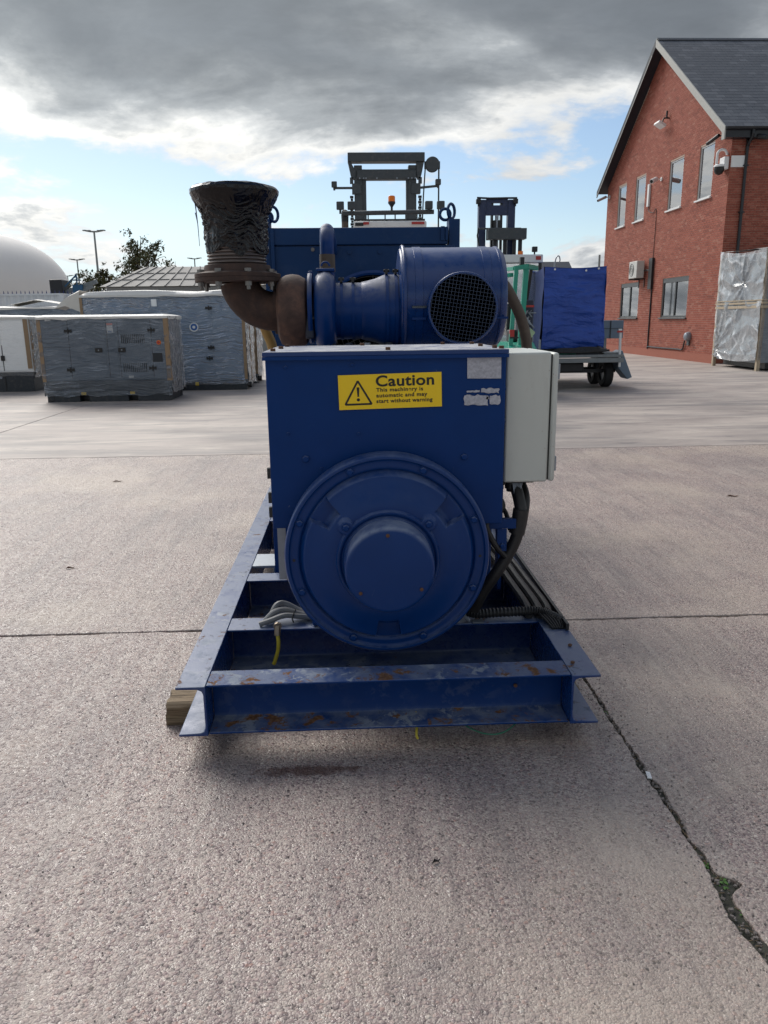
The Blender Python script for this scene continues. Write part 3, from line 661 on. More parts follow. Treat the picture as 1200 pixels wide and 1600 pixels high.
def bullet(x, y, z, dv, label, mat='blackmetal', L=.34, r=.06, wall='g'):
    t_ = thing('security_camera', label, 'camera', (x, y, z), 'security cameras on the brick building')
    dv = V(dv).normalized(); base = V((x, y, z)); n = V((-1,0,0)) if wall == 'g' else V((0,-1,0))
    MB().cyl(base+n*.002, base + n*.04, .075, n=16).build('mount', M[mat], t_)
    e = base + n*.22 + dv*.1; MB().tube([base+n*.04, base+n*.14, e], .02, 8).build('arm', M[mat], t_)
    b0 = e - dv*L*.3; b1 = e + dv*L*.8; MB().tube([b0, b0+dv*.02, b1, b1+dv*.05], [r*.8, r, r, r*.9], 14).build('body', M[mat], t_)
    MB().cyl(b1+dv*.05, b1+dv*.055, r*.7, n=14).build('lens', M['black'], t_); return t_
bullet(X0, 26.55, 7.22, (-.2, 1, -.25), 'black bullet camera on the gable above the window nearest the corner', L=.5)
bullet(X0, 37.75, 6.98, (-.8, -.5, -.35), 'grey bullet camera at the far end of the gable under the eaves', 'frame', .5)
bullet(12.95, Y0, 7.05, (.55, -1, -.3), 'black bullet camera under the gutter on the darker wall beside the downpipe', wall='f', L=.3, r=.08)
bullet(X0, 31.6, 6.75, (-.8, -.7, -.35), 'white bullet camera on the gable between the upper windows', 'white', .3, .09)
dc = thing('dome_camera', 'white dome camera with looped cable at the building corner', 'camera', (X0, 26.1, 6.2), 'security cameras on the brick building')
MB().box(X0-.16, X0-.004, 26.06, 26.42, 6.14, 6.52).build('housing', M['white'], dc, bevel=.02)
MB().box(X0+.02, X0+.46, Y0-.05, Y0-.003, 6.18, 6.52).build('back_plate', M['white'], dc)
MB().torus((X0-.2, 26.18, 6.58), 'Y', .16, .04, 20, 8, 0, pi).tube([(X0-.36, 26.18, 6.58), (X0-.36, 26.18, 6.3)], .04, 8).build('cable_loop', M['white'], dc)
MB().lathe([(.06,.12),(.15,.10),(.16,0),(.15,-.07),(.10,-.15),(.03,-.18),(0,-.18)], (X0-.26, 26.18, 6.16), 'Z', 20).build('dome', M['black'], dc)
MB().lathe([(0,.14),(.14,.13),(.17,.10),(.17,.055)], (X0-.26, 26.18, 6.16), 'Z', 20).build('collar', M['white'], dc)
fl = thing('floodlight', 'small white floodlight tilted on a stub bracket high on the gable', 'floodlight', (X0, 31.3, 8.6))
MB().tube([(X0-.002, 31.3, 8.85), (X0-.2, 31.3, 8.85), (X0-.25, 31.35, 8.72)], .03, 8).cyl((X0-.1,31.3,8.85),(X0-.1,31.3,9.1),.035,n=8).build('bracket', M['blackmetal'], fl)
MB().hexa([(X0-.42,31.24,8.70),(X0-.14,31.24,8.54),(X0-.14,31.76,8.54),(X0-.42,31.76,8.70)], [(X0-.38,31.24,8.78),(X0-.10,31.24,8.62),(X0-.10,31.76,8.62),(X0-.38,31.76,8.78)]).build('lamp_head', M['white'], fl, bevel=.01)
wb = thing('junction_box', 'narrow white junction box with looped wire beside an upper window', 'junction box', (X0, 32.75, 6.2))
MB().box(X0-.08, X0-.003, 32.68, 32.86, 5.9, 6.75).build('box', M['white'], wb, bevel=.01)
MB().tube(spl([(X0-.03, 32.75, 5.9), (X0-.05, 32.6, 5.7), (X0-.03, 32.2, 5.6), (X0-.02, 31.9, 5.62), (X0-.02, 31.9, 4.0), (X0-.02,31.9,3.86)], 5), .012, 6).build('wire', M['blackmetal'], wb)
# ------------------------------------------------------------------ the generator set
gs = thing('generator_set', 'large navy blue open generator set on a rusty steel skid with a yellow caution sign', 'generator', (.125, 2.6, 0))
# timber bearers under the skid
def bearer(y0, y1, label, x0=-.775, x1=.925):
    mb = MB(); n = 14
    def fn(u, v):
        a = 2*pi*u; cx, cz = (y0+y1)/2, .0495; hy, hz = (y1-y0)/2, .0485
        q = max(abs(cos(a)), abs(sin(a))); yy, zz = cos(a)/q*hy, sin(a)/q*hz
        x = x0 + (x1-x0)*v; j = mn.noise(V((x*3, yy*20, zz*20)))*.006 - .007*max(0, mn.noise(V((x*2.2, yy*9, zz*60)))-.15)*3 - (.010 if abs(cos(a)) > .62 and abs(sin(a)) > .62 else 0)
        return (x + mn.noise(V((yy*30, zz*30, v)))*.012, cx+yy+j*(1 if yy > 0 else -1), cz+zz+(min(0, j) if zz > 0 else 0))
    mb.grid(fn, 32, 40, True); k = len(mb.v)
    mb.f += [tuple(i*40 for i in range(32)), tuple(i*40+39 for i in range(32))[::-1]]; mb.tone += [0, 0]
    return tag(mb.build('timber_bearer', M['wood']), label, 'timber', 'timbers under the skid')
bearer(2.86, 3.02, 'weathered timber block sticking out under the front left corner of the blue skid')
bearer(6.3, 6.46, 'weathered timber under the far radiator end of the skid', -.70, .9)
Zb, Zt, XL, XR = .10, .30, -.665, .915
def channel_y(xw, toe, y0, y1):      # C section, web at xw, flanges towards toe
    s_ = 1 if toe > xw else -1; t_ = .009; tf = .012; f_ = .02
    pr = [(xw, Zb), (toe, Zb), (toe, Zb+tf*.8), (xw+s_*(t_+f_), Zb+tf), (xw+s_*(t_+f_*.3), Zb+tf+f_*.3), (xw+s_*t_, Zb+tf+f_), (xw+s_*t_, Zt-tf-f_), (xw+s_*(t_+f_*.3), Zt-tf-f_*.3), (xw+s_*(t_+f_), Zt-tf), (toe, Zt-tf*.8), (toe, Zt), (xw, Zt)]
    return MB().prism(pr, 'Y', y0, y1)
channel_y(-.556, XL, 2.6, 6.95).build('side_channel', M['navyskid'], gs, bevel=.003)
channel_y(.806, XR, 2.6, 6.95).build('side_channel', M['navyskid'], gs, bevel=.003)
def channel_x(yf, yw, name='cross_channel', z0=Zb, z1=Zt, mat='navyskid'):
    t_, tf, f_ = .008, .011, .018; s_ = -1
    pr = [(yw, z0), (yf, z0), (yf, z0+tf*.8), (yw+s_*(t_+f_), z0+tf), (yw+s_*(t_+f_*.3), z0+tf+f_*.3), (yw+s_*t_, z0+tf+f_), (yw+s_*t_, z1-tf-f_), (yw+s_*(t_+f_*.3), z1-tf-f_*.3), (yw+s_*(t_+f_), z1-tf), (yf, z1-tf*.8), (yf, z1), (yw, z1)]
    return MB().prism(pr, 'X', -.5545, .8045).build(name, M[mat], gs, bevel=.003)
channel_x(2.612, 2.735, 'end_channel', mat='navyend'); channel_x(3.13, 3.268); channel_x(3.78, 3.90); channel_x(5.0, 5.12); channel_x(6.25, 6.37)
MB().box(-.5535, -.43, 4.02, 4.24, .288, .302).box(-.44, -.43, 4.02, 4.24, .20, .288).build('foot_plate', M['gal'], gs, bevel=.002)
MB().box(-.40, -.33, 4.26, 4.40, .20, .50).build('engine_mount', M['navydark'], gs, bevel=.01)
MB().box(.62, .8035, 4.26, 4.40, .30, .50).build('engine_mount', M['navydark'], gs, bevel=.01)
for x in (.80, .47, .10): pass
bm_ = MB().cyl((0,0,0), (0,-.007,0), .008, n=6).mesh('bolt', M['rustbolt'])
inst('bolt', bm_, gs, (.62, 2.725, .205)); inst('bolt', bm_, gs, (.835, 2.70, .303), (R(-90),0,0)); inst('bolt', bm_, gs, (.87, 2.86, .303), (R(-90),0,0))
# alternator
AX, AZ = .133, .694
MB().lathe([(.0,0),(.385,0),(.395,.02),(.395,1.1),(.33,1.16),(.2,1.2),(0,1.2)], (AX, 2.975, AZ), 'Y', 64).build('alternator_body', M['navydark'], gs)
for s_ in (-1, 1):
    MB().box(AX+s_*.26-.06, AX+s_*.26+.06, 3.14, 3.92, .3015, .46).build('alternator_foot', M['navydark'], gs, bevel=.01)
def hshield(r, th):
    d = (math.degrees(th)) % 360
    def sm(a, b, x): x = max(0, min(1, (x-a)/(b-a))); return x*x*(3-2*x)
    base = 0.0
    rim = .012*(sm(.383, .388, r)-sm(.398, .405, r))
    groove = -.008*(sm(.338, .341, r)-sm(.345, .349, r))
    inpk = max(0, *[1-sm(8.2, 8.9, min(abs(d-c), 360-abs(d-c))) for c in (37, 143, 270)])
    redge = .325 - .070*inpk
    plate = sm(redge+.019, redge, r)*(.033 + .028*sm(.33, .2, r))
    collar = .018*(1-sm(.196, .202, r))
    lug = 0
    for c in (43, 139):
        a = R(c); q = math.hypot(r*cos(th)-.212*cos(a), r*sin(th)-.212*sin(a)); lug = max(lug, .018*(1-sm(.026, .032, q)))
    ringg = -.010*(sm(.172, .176, r)-sm(.182, .186, r))
    return base + rim + groove + plate + max(collar, lug) + ringg
rl = [0, .08, .16, .171, .174, .177, .181, .184, .187, .192, .196, .199, .202, .206, .212, .22, .23, .237, .243, .247, .251, .255, .259, .263, .268, .275, .285, .297, .308, .316, .322, .326, .330, .334, .337, .339, .341, .344, .347, .350, .36, .37, .382, .385, .388, .393, .398, .401, .405]
nth = 480; mb = MB()
vs = [(AX + r*cos(2*pi*k/nth), 2.895 - hshield(r, 2*pi*k/nth), AZ + r*sin(2*pi*k/nth)) for r in rl for k in range(nth)]
fs = [(i*nth+k, i*nth+(k+1) % nth, (i+1)*nth+(k+1) % nth, (i+1)*nth+k) for i in range(1, len(rl)-1) for k in range(nth)] + [tuple(nth+k for k in range(nth))]
n0 = len(vs); vs += [(AX+.405*cos(2*pi*k/nth), y, AZ+.405*sin(2*pi*k/nth)) for y in (2.945, 2.972) for k in range(nth)]
L0 = (len(rl)-1)*nth
fs += [(L0+k, L0+(k+1) % nth, n0+(k+1) % nth, n0+k) for k in range(nth)] + [(n0+k, n0+(k+1) % nth, n0+nth+(k+1) % nth, n0+nth+k) for k in range(nth)] + [tuple(n0+nth+k for k in range(nth))]
es = mb.add(vs, fs).build('end_shield', M['navyshield'], gs)
es.data.set_sharp_from_angle(angle=R(60))
hexb = MB().tube([(0,0,0),(0,-.010,0),(0,-.013,0)], [.0135,.0135,.010], 6).lathe([(.018,.002),(.018,-.003),(0,-.003)], (0,0,0), 'Y', 16).mesh('bolt', M['navyfront'])
for k in range(8):
    a = R(22.5+45*k); inst('bolt', hexb, es, (AX+.368*cos(a), 2.894, AZ+.368*sin(a)), (0, random.random(), 0))
for c in (43, 139): inst('bolt', hexb, es, (AX+.212*cos(R(c)), 2.82, AZ+.212*sin(R(c))), (0, random.random(), 0))
for a in (0, pi): MB().cyl((AX+.368*cos(a), 2.8940, AZ-.01), (AX+.368*cos(a), 2.90, AZ-.01), .006, n=12).build('bolt_hole', M['black'], es)
bc = MB().lathe([(.169,.16),(.169,.022),(.166,.010),(.158,.002),(.150,0),(0,0)], (AX, 2.70, AZ), 'Y', 96).build('bearing_cover', M['navycover'], gs)
sc = MB().lathe([(.007,.003),(.007,-.004),(.003,-.006),(0,-.006)], (0,0,0), 'Y', 12).mesh('screw', M['rustbolt'])
for a in (93, 217, -32): inst('screw', sc, bc, (AX+.138*cos(R(a)), 2.70, AZ+.138*sin(R(a))))
# terminal box and lid
TB = dict(x0=-.322, x1=.607, y0=3.0, y1=3.64, z0=.787, z1=1.464)
tb = MB().box(*TB.values()).build('terminal_box', M['navyfront'], gs, bevel=.004)
hx2 = MB().tube([(0,0,0),(0,-.007,0),(0,-.009,0)], [.011,.011,.008], 6).mesh('bolt', M['navyfront'])
for x, z, s_ in ((-.18, 1.069, 1.3), (.447, 1.065, 1.2), (.01, 1.431, .7), (-.245, 1.425, .6), (-.245, 1.17, .6), (.03, 1.165, .6), (-.12, 1.03, .5)):
    o = inst('bolt', hx2, tb, (x, 2.9995, z)); o.scale = (s_,)*3
lid = MB().box(-.331, .614, 2.985, 3.655, 1.4655, 1.484).build('lid', M['navytop'], gs, bevel=.003)
MB().box(-.3312, .6142, 2.9845, 2.9865, 1.452, 1.4655).build('lid_flange', M['navyfront'], lid)
lb = MB().cyl((0,0,0), (0,0,.011), .0105, n=6).mesh('bolt', M['rustbolt'])
for x, y in ((-.295, 3.05), (-.285, 3.30), (-.28, 3.58), (.06, 3.6), (.15, 3.03), (.43, 3.60), (.555, 3.30), (.575, 3.08), (.565, 3.6), (.59, 3.02)): inst('bolt', lb, lid, (x, y, 1.484), (0, 0, random.random()))
for z in (.93, 1.05, 1.2, 1.33): inst('bolt', hx2, tb, (.6075, 3.03, z), (0, 0, R(90))).scale = (.8,)*3
for z in (.84, .9, 1.0): MB().box(-.337, -.3225, 3.02, 3.04, z-.012, z+.03).build('hinge', M['blackmetal'], tb)
MB().box(-.312, -.278, 3.06, 3.075, .55, .786).build('bracket_strip', M['gal'], gs)
MB().box(-.425, -.392, 3.96, 4.00, .20, .79).build('support_post', M['navydark'], gs, bevel=.003)
MB().box(.56, .62, 3.3, 3.36, .40, .786).box(.70, .72, 3.55, 3.62, .3, .86).build('support_post', M['navydark'], gs, bevel=.003)
MB().box(.50, .68, 3.07, 3.10, .745, .785).box(.60, .640, 3.06, 3.068, .65, .745).build('cable_bracket', M['navydark'], gs)
inst('bolt', hx2, gs, (.622, 3.059, .675))
# caution sign: own rotation, lettering and triangle as flat print
SR = R(1.15); s0 = V((.1555, 2.9966, 1.3295))
def SP(u, v, d=0): return (s0.x + u*cos(SR) - v*sin(SR), s0.y - d, s0.z + u*sin(SR) + v*cos(SR))
sg = MB(); q = [(-.2,-.0665),(.2,-.0665),(.2,.0665),(-.2,.0665)]
sg.hexa([SP(*a, 0) for a in q], [SP(*a, .0018) for a in q]); sg = sg.build('caution_sign', M['yellow'], gs)
def ring2(pa, pb, name, d=.0024):
    n = len(pa); mb = MB(); fr = [SP(*a, d) for a in pa] + [SP(*b, d) for b in pb]
    mb.add(fr, [(i, (i+1) % n, n+(i+1) % n, n+i) for i in range(n)]); return mb.build(name, M['black'], sg)
tc = (-.1245, -.012)
def tri(sx_, top, bot): return [(tc[0]-sx_, tc[1]+bot), (tc[0]+sx_, tc[1]+bot), (tc[0], tc[1]+top)]
def rnd(tr, rr):
    out = []
    for i in range(3):
        p, a, b = V(tr[i]), V(tr[i-1]), V(tr[(i+1) % 3])
        da, db = (a-p).normalized(), (b-p).normalized()
        for t_ in (0, .33, .66, 1): out.append(tuple(p + da*rr*(1-t_)*1.0 + db*rr*t_))
    return out
ring2(rnd(tri(.0575, .0620, -.0385), .007), rnd(tri(.0445, .0475, -.0310), .002), 'warning_triangle')
mb = MB(); pts = [(-.0055, .028), (-.0045, .0305), (.0045, .0305), (.0055, .028), (.0030, -.006), (-.0030, -.006)]
mb.add([SP(tc[0]+u, tc[1]+v, .0024) for u, v in pts], [tuple(range(6))])
mb.add([SP(tc[0]+.0062*cos(k*pi/10), tc[1]-.0175+.0062*sin(k*pi/10), .0024) for k in range(20)], [tuple(range(20))]); mb.build('exclamation_mark', M['black'], sg)
rot = (R(90), -SR, 0)
text('lettering', 'Caution', .0575, M['black'], sg, SP(-.055, .0200, .0022), rot, .0014, 1.05, .226)
for i, (l, wd) in enumerate((('This machinery is', .182), ('automatic and may', .198), ('start without warning', .218))):
    text('lettering', l, .0205, M['black'], sg, SP(-.0545, -.0010-.0215*i, .0022), rot, .00055, 1.12, wd)
def patch(pts, label=None): return MB().prism(pts, 'Y', 2.9955, 2.9975).build('torn_label', M['foil'], gs, label=label)
patch([(.455,1.373),(.587,1.371),(.586,1.455),(.454,1.452)], 'silver label backing with its print peeled off')
def torn(x0, x1, z0, z1, k=11, j=.006):
    lo = [(x0+(x1-x0)*i/k, z0+random.uniform(-j*.4, j)) for i in range(k+1)]; hi = [(x1-(x1-x0)*i/k, z1+random.uniform(-j, j*.6)) for i in range(k+1)]
    side = [(x1+random.uniform(-j, j), z0+(z1-z0)*q) for q in (.35, .7)]; sl2 = [(x0+random.uniform(-j, j*.2), z1-(z1-z0)*q) for q in (.3, .65)]
    return lo + side + hi + sl2
patch(torn(.445, .538, 1.268, 1.309, 9, .005)); patch(torn(.545, .584, 1.270, 1.307, 5, .004)); patch(torn(.532, .540, 1.29, 1.303, 4, .003)); patch(torn(.455, .505, 1.3185, 1.327, 7, .002)); patch(torn(.510, .580, 1.315, 1.334, 7, .004))
# beige control box
cb = MB().box(.619, .797, 3.05, 3.53, .945, 1.466).build('control_box', M['beige'], gs, bevel=.008)
MB().box(.797, .803, 3.058, 3.522, .953, 1.458).build('door_seal', M['rubber'], cb)
MB().box(.803, .827, 3.046, 3.534, .948, 1.464).build('door', M['beige'], cb, bevel=.009)
for z in (1.02, 1.39): MB().cyl((.829, 3.06, z-.03), (.829, 3.06, z+.03), .006, n=10).build('door_hinge', M['gal'], cb)
for z in (1.08, 1.33): MB().cyl((.827, 3.49, z), (.836, 3.49, z), .014, n=12).build('door_lock', M['blackmetal'], cb)
MB().box(.64, .76, 3.12, 3.35, .928, .944).build('gland_plate', M['blackmetal'], cb, bevel=.002)
for x, y in ((.672, 3.16), (.715, 3.2), (.70, 3.28)):
    MB().lathe([(.022,0),(.026,-.004),(.026,-.03),(.02,-.034),(.018,-.045)], (x, y, .93), 'Z', 12).build('cable_gland', M['rubber'], cb)
# cables
cb1 = MB().tube(spl([(.685, 3.16, .93), (.70, 3.12, .86), (.705, 3.10, .80), (.69, 3.10, .70), (.655, 3.10, .62), (.60, 3.10, .53), (.55, 3.12, .44), (.52, 3.14, .36)], 6), .026, 12).build('cable_bundle', M['rubber'], gs)
MB().tube(spl([(.706, 3.10, .82), (.70, 3.10, .77), (.69, 3.10, .715)], 6), .0335, 14).build('sleeve', M['rubber'], cb1)
MB().tube(spl([(.722, 3.2, .93), (.735, 3.14, .87), (.725, 3.11, .80), (.70, 3.12, .7)], 6), .015, 10).build('cable', M['rubber'], gs)
MB().tube(spl([(.64, 3.12, .945), (.60, 3.10, .90), (.625, 3.09, .84), (.60, 3.09, .80), (.55, 3.05, .77), (.59, 3.06, .68), (.64, 3.08, .62)], 6), .013, 10).build('cable', M['rubber'], gs)
MB().tube(spl([(.655, 3.2, .93), (.62, 3.2, .86), (.66, 3.18, .78), (.67, 3.14, .72)], 6), .010, 8).build('cable', M['rubber'], gs)
tm = MB()
for i in range(7): tm.tube(spl([(.668+.008*i, 3.135, .942), (.674+.006*i, 3.125, .92), (.680+.003*i, 3.115, .875)], 4), .0032, 6)
tm.build('heat_shrink_tail', M['gal'], cb1)
for x, r_, z in ((.775, .020, .322), (.822, .021, .322), (.866, .018, .319)):
    MB().tube(spl([(x-.10, 4.6, z+.02), (x-.02, 4.0, z+.008), (x, 3.6, z), (x+.008, 3.3, z), (x-.005, 3.16, z)], 6), r_, 10, wob=.03).build('cable', M['rubber'], gs)
MB().box(.897, .912, 3.02, 4.9, .3015, .332).build('cable_tray_edge', M['blackmetal'], gs, bevel=.003)
for i in range(6): MB().tube(spl([(.80+.012*i, 3.2, .335), (.825+.013*i, 3.09, .325), (.845+.009*i, 3.035, .306)], 4), .005, 6).build('cable_end', M['rubber'], gs)
cd = MB(); pth = spl([(.46, 3.19, .42), (.475, 3.18, .355), (.53, 3.17, .33), (.62, 3.17, .332), (.72, 3.17, .334), (.80, 3.17, .334), (.855, 3.15, .325), (.90, 3.09, .315)], 12)
cd.tube(pth, [.0225 if i % 2 else .0185 for i in range(len(pth))], 12); cd.build('corrugated_conduit', M['rubber'], gs)
MB().tube(spl([(.47, 3.15, .37), (.475, 3.145, .34), (.50, 3.13, .312)], 4), .007, 6).box(.515, .565, 3.125, 3.16, .3015, .306).build('conduit_clip', M['gal'], gs)
for i in range(3):
    MB().tube(spl([(-.42+.02*i, 3.16+.03*i, .312), (-.37+.01*i, 3.17+.04*i, .325+.02*i), (-.31, 3.19+.04*i, .338+.012*i), (-.24, 3.20+.03*i, .328), (-.14, 3.22, .314-.002*i), (0, 3.26, .33)], 6), .0125, 9).build('earth_cable', M['cable'], gs)
MB().tube(spl([(-.262, 3.20, .36), (-.275, 3.17, .335), (-.27, 3.16, .315)], 4), .003, 6).build('cable_tie', M['black'], gs)
fit = MB().cyl((-.335, 3.118, .322), (-.337, 3.108, .28), .014, n=10).lathe([(.018,-.008),(.018,.008)], (-.335, 3.115, .318), 'Y', 8).build('brass_fitting', M['brass'], gs)
MB().tube(spl([(-.337, 3.108, .285), (-.333, 3.10, .25), (-.338, 3.10, .21), (-.352, 3.095, .165), (-.358, 3.095, .152)], 5), .0085, 9).build('hose_tail', M['yelgreen'], gs)
MB().tube(spl([(.23, 2.72, .11), (.228, 2.66, .09), (.224, 2.63, .06), (.229, 2.625, .045)], 5), .005, 7).build('wire_tail', M['yelgreen'], gs)
MB().tube(spl([(.38, 2.80, .12), (.40, 2.68, .085), (.46, 2.64, .058), (.53, 2.63, .050), (.59, 2.645, .066), (.66, 2.70, .105)], 6), .0028, 6).build('wire', M['greenwire'], gs)
# engine behind
en = MB().box(-.24, .50, 4.25, 6.0, .45, 1.22).box(-.32, .58, 4.16, 4.34, .42, 1.12).build('engine_block', M['engine'], gs, bevel=.02)
for k in range(5): MB().box(-.20, .02, 4.55+.28*k, 4.79+.28*k, 1.2205, 1.36).build('rocker_cover', M['navydark'], en, bevel=.02)
MB().tube(spl([(-.04, 5.4, 1.60), (.02, 5.4, 1.70), (.12, 5.4, 1.755), (.24, 5.4, 1.75), (.34, 5.4, 1.68), (.40, 5.4, 1.5)], 6), .075, 16).build('charge_air_pipe', M['navy'], gs)
MB().box(-.15, .32, 4.30, 4.5, 1.2205, 1.43).build('turbo_bracket', M['engine'], gs, bevel=.02)
for x in (-.10, .0, .10, .22): MB().cyl((x, 4.33, 1.30), (x, 4.33, 1.475), .022, n=10).build('oil_line', M['gal'] if x == .10 else M['engine'], gs)
# exhaust, rusty
EX = -.598
MB().lathe([(.02,-.085),(.14,-.085),(.175,-.07),(.195,-.035),(.20,0),(.195,.035),(.175,.07),(.14,.085),(.02,.085)], (-.302, 4.42, 1.645), 'X', 56).build('turbine_housing', M['rustred'], gs)
MB().lathe([(.108,0),(.122,0),(.122,.022),(.108,.022)], (-.405, 4.42, 1.648), 'X', 32, True).build('v_clamp', M['rust'], gs)
el = [(-.386, 4.42, 1.648), (-.41, 4.42, 1.648)] + [(-.41+.188*cos(a), 4.42, 1.836+.188*sin(a)) for a in [R(-90-9*i) for i in range(1, 10)]] 
MB().tube(el, .105, 28).build('exhaust_elbow', M['rust'], gs)
fl_ = MB().lathe([(.105,-.003),(.228,-.003),(.232,0),(.232,.020),(.105,.020)], (EX, 4.42, 1.806), 'Z', 64, True).lathe([(.105,.0215),(.232,.0215),(.232,.040),(.215,.046),(.185,.052),(.176,.085),(.150,.092),(.105,.092)], (EX, 4.42, 1.806), 'Z', 64, True).build('exhaust_flange', M['rust'], gs)
fb = MB().tube([(0,0,-.045),(0,0,-.026),(0,0,-.0255),(0,0,.047),(0,0,.0475),(0,0,.062)], [.011,.011,.019,.019,.019,.019], 6).mesh('bolt', M['bolt'])
for k in range(8): a = R(22.5+45*k); inst('bolt', fb, fl_, (EX+.203*cos(a), 4.42+.203*sin(a), 1.806), (0,0,random.random()))
pf = []; z = 1.896
for k in range(9): pf += [(.146, z), (.158, z+.004), (.160, z+.008), (.158, z+.012), (.146, z+.016)]; z += .018
MB().lathe([(.14, 1.896)] + pf + [(.15, 2.1), (.14, 2.1)], (EX, 4.42, 0), 'Z', 64).build('bellows', M['steel'], gs)
def wrapf(u, v):
    a = 2*pi*u; zs_ = [(0,.160),(.30,.161),(.50,.165),(.60,.173),(.72,.197),(.82,.220),(.91,.233),(.96,.234),(1,.223)]
    for (a0, r_0), (a1, r_1) in zip(zs_, zs_[1:]):
        if a0 <= v <= a1: r = r_0 + (r_1-r_0)*(v-a0)/(a1-a0); break
    z = 1.955 + .012*mn.noise(V((cos(a)*2, sin(a)*2, 0)))*(1-v)*3 + v*.328
    k = max(0, 1 - abs(v-.40)*1.5)
    q = V((cos(a)*2.1, sin(a)*2.1, z*8)); n1_ = mn.noise(q)
    def rg(x): return (1-min(1, abs(x)*2.6))**2
    w1 = mn.noise(V((cos(a)*1.6+4, sin(a)*1.6, z*5)))*3.2
    d = n1_*.008 + .0075*rg(mn.noise(V((cos(a)*2.2, sin(a)*2.2, z*26+w1))))*(.25+k) + .005*rg(mn.noise(V((cos(a)*3.5+9, sin(a)*3.5, z*44+w1*1.7+a*1.5))))*(.2+k) + .004*rg(mn.noise(V((cos(a)*7, sin(a)*7, z*9+n1_*4))))*(1-.4*k)
    r += d*(1-.6*max(0, min(1, (v-.62)/.2)))
    return (EX + r*cos(a) + .004, 4.42 + r*sin(a), z)
wp = MB().grid(wrapf, 320, 170, True)
def topf(u, v): a = 2*pi*u; r = .223*(1-v) ; return (EX+.004 + r*cos(a)*1.0, 4.42 + r*sin(a), 2.283 + .016*math.sin(min(1, v*3)*pi/2) + .006*mn.noise(V((cos(a)*r*20, sin(a)*r*20, 0))))
wp.grid(topf, 60, 10, True)
wpo = wp.build('plastic_wrap', M['wrap'], gs); wpo.data.set_sharp_from_angle(angle=R(80))
tl_ = MB()
for a, z0, z1 in ((R(196), 2.22, 1.99), (R(188), 2.16, 2.06)):
    pts = spl([(EX+.205*cos(a), 4.42+.205*sin(a), z0), (EX+.185*cos(a)-.012, 4.42+.2*sin(a), (z0+z1)/2), (EX+.185*cos(a)-.01, 4.42+.19*sin(a), z1)], 5)
    for i in range(len(pts)-1):
        wdt = .012*(1-i/len(pts)); tl_.hexa([pts[i]+V((-.001,-wdt,0)), pts[i]+V((.001,-wdt,0)), pts[i]+V((.001,wdt,0)), pts[i]+V((-.001,wdt,0))], [pts[i+1]+V((-.001,-wdt,0)), pts[i+1]+V((.001,-wdt,0)), pts[i+1]+V((.001,wdt,0)), pts[i+1]+V((-.001,wdt,0))])
tl_.build('loose_flap', M['wrap'], wpo)
# intake side: compressor ring, hoses, filter
MB().lathe([(.05,-.062),(.15,-.062),(.19,-.05),(.212,-.025),(.218,0),(.212,.028),(.19,.05),(.16,.06),(.05,.06)], (-.126, 4.42, 1.642), 'X', 56).build('compressor_housing', M['navy'], gs)
MB().lathe([(.1,-.012),(.188,-.012),(.192,0),(.188,.012),(.1,.012)], (-.205, 4.42, 1.66), 'X', 48).build('clamp_ring', M['navy'], gs)
MB().box(-.215, -.19, 4.40, 4.46, 1.82, 1.86).box(-.17, -.07, 4.37, 4.47, 1.855, 1.872).build('housing_lug', M['navy'], gs, bevel=.004)
MB().torus((-.12, 4.42, 1.885), 'Y', .022, .006, 20, 8, 0, pi).build('lifting_ring', M['navy'], gs)
for x in (-.19, -.2, -.185): MB().cyl((x, 4.30, 1.60+.06*random.random()*3), (x, 4.26, 1.62), .018, n=8).build('bolt', M['blackmetal'], gs)
MB().box(-.235, -.185, 4.27, 4.36, 1.50, 1.62).build('actuator', M['engine'], gs, bevel=.01)
dct = MB().lathe([(.12,-.066),(.152,-.066),(.152,.072),(.155,.076),(.160,.10),(.172,.15),(.188,.19),(.193,.205),(.193,.275),(.185,.30),(.12,.30)], (0, 4.43, 1.645), 'X', 56).build('intake_duct', M['navy'], gs)
for x, r_ in ((-.035, .154), (.028, .154), (.212, .195), (.262, .195)):
    b_ = MB().lathe([(r_-.002,-.008),(r_+.002,-.008),(r_+.002,.008),(r_-.002,.008)], (x, 4.43, 1.645), 'X', 56, True).build('hose_clamp', M['navydark'], dct)
    zz = 1.645+r_; MB().box(x-.007, x+.007, 4.36, 4.42, zz-.002, zz+.024).cyl((x-.016, 4.38, zz+.015), (x+.016, 4.38, zz+.015), .008, n=8).build('clamp_screw', M['blackmetal'], b_)
FX, FY, FZ, FR = .583, 4.46, 1.708, .272
ff = MB().lathe([(.10,-.305),(.225,-.305),(.262,-.299),(.268,-.292),(.284,-.289),(.288,-.282),(.284,-.273),(.272,-.270),(.272,.225),(.276,.227),(.276,.237),(.270,.239),(.262,.255),(.246,.268),(.10,.270)], (FX, FY, FZ), 'X', 80).build('air_filter', M['navyclean'], gs)
for x in (FX-.205, FX+.16): MB().lathe([(.271,-.022),(.2755,-.020),(.2755,.020),(.271,.022)], (x, FY, FZ), 'X', 72, True).build('strap', M['navyclean'], ff)
for x, z in ((FX-.20, 1.60), (FX+.24, 1.60), (FX-.2, 1.66)):
    yv = FY - math.sqrt(FR**2-(FZ-z)**2) - .006; MB().box(x-.045, x+.03, yv-.004, yv+.012, z-.006, z+.006).build('toggle_latch', M['navydark'], ff)
CX, CZ, CR = .603, 1.650, .180
st = MB().lathe([(CR-.006,.0),(CR+.004,-.0),(CR+.006,.004),(CR+.006,.1),(CR-.006,.1)], (CX, 4.146, CZ), 'Y', 72, True).build('intake_stub', M['navyclean'], ff)
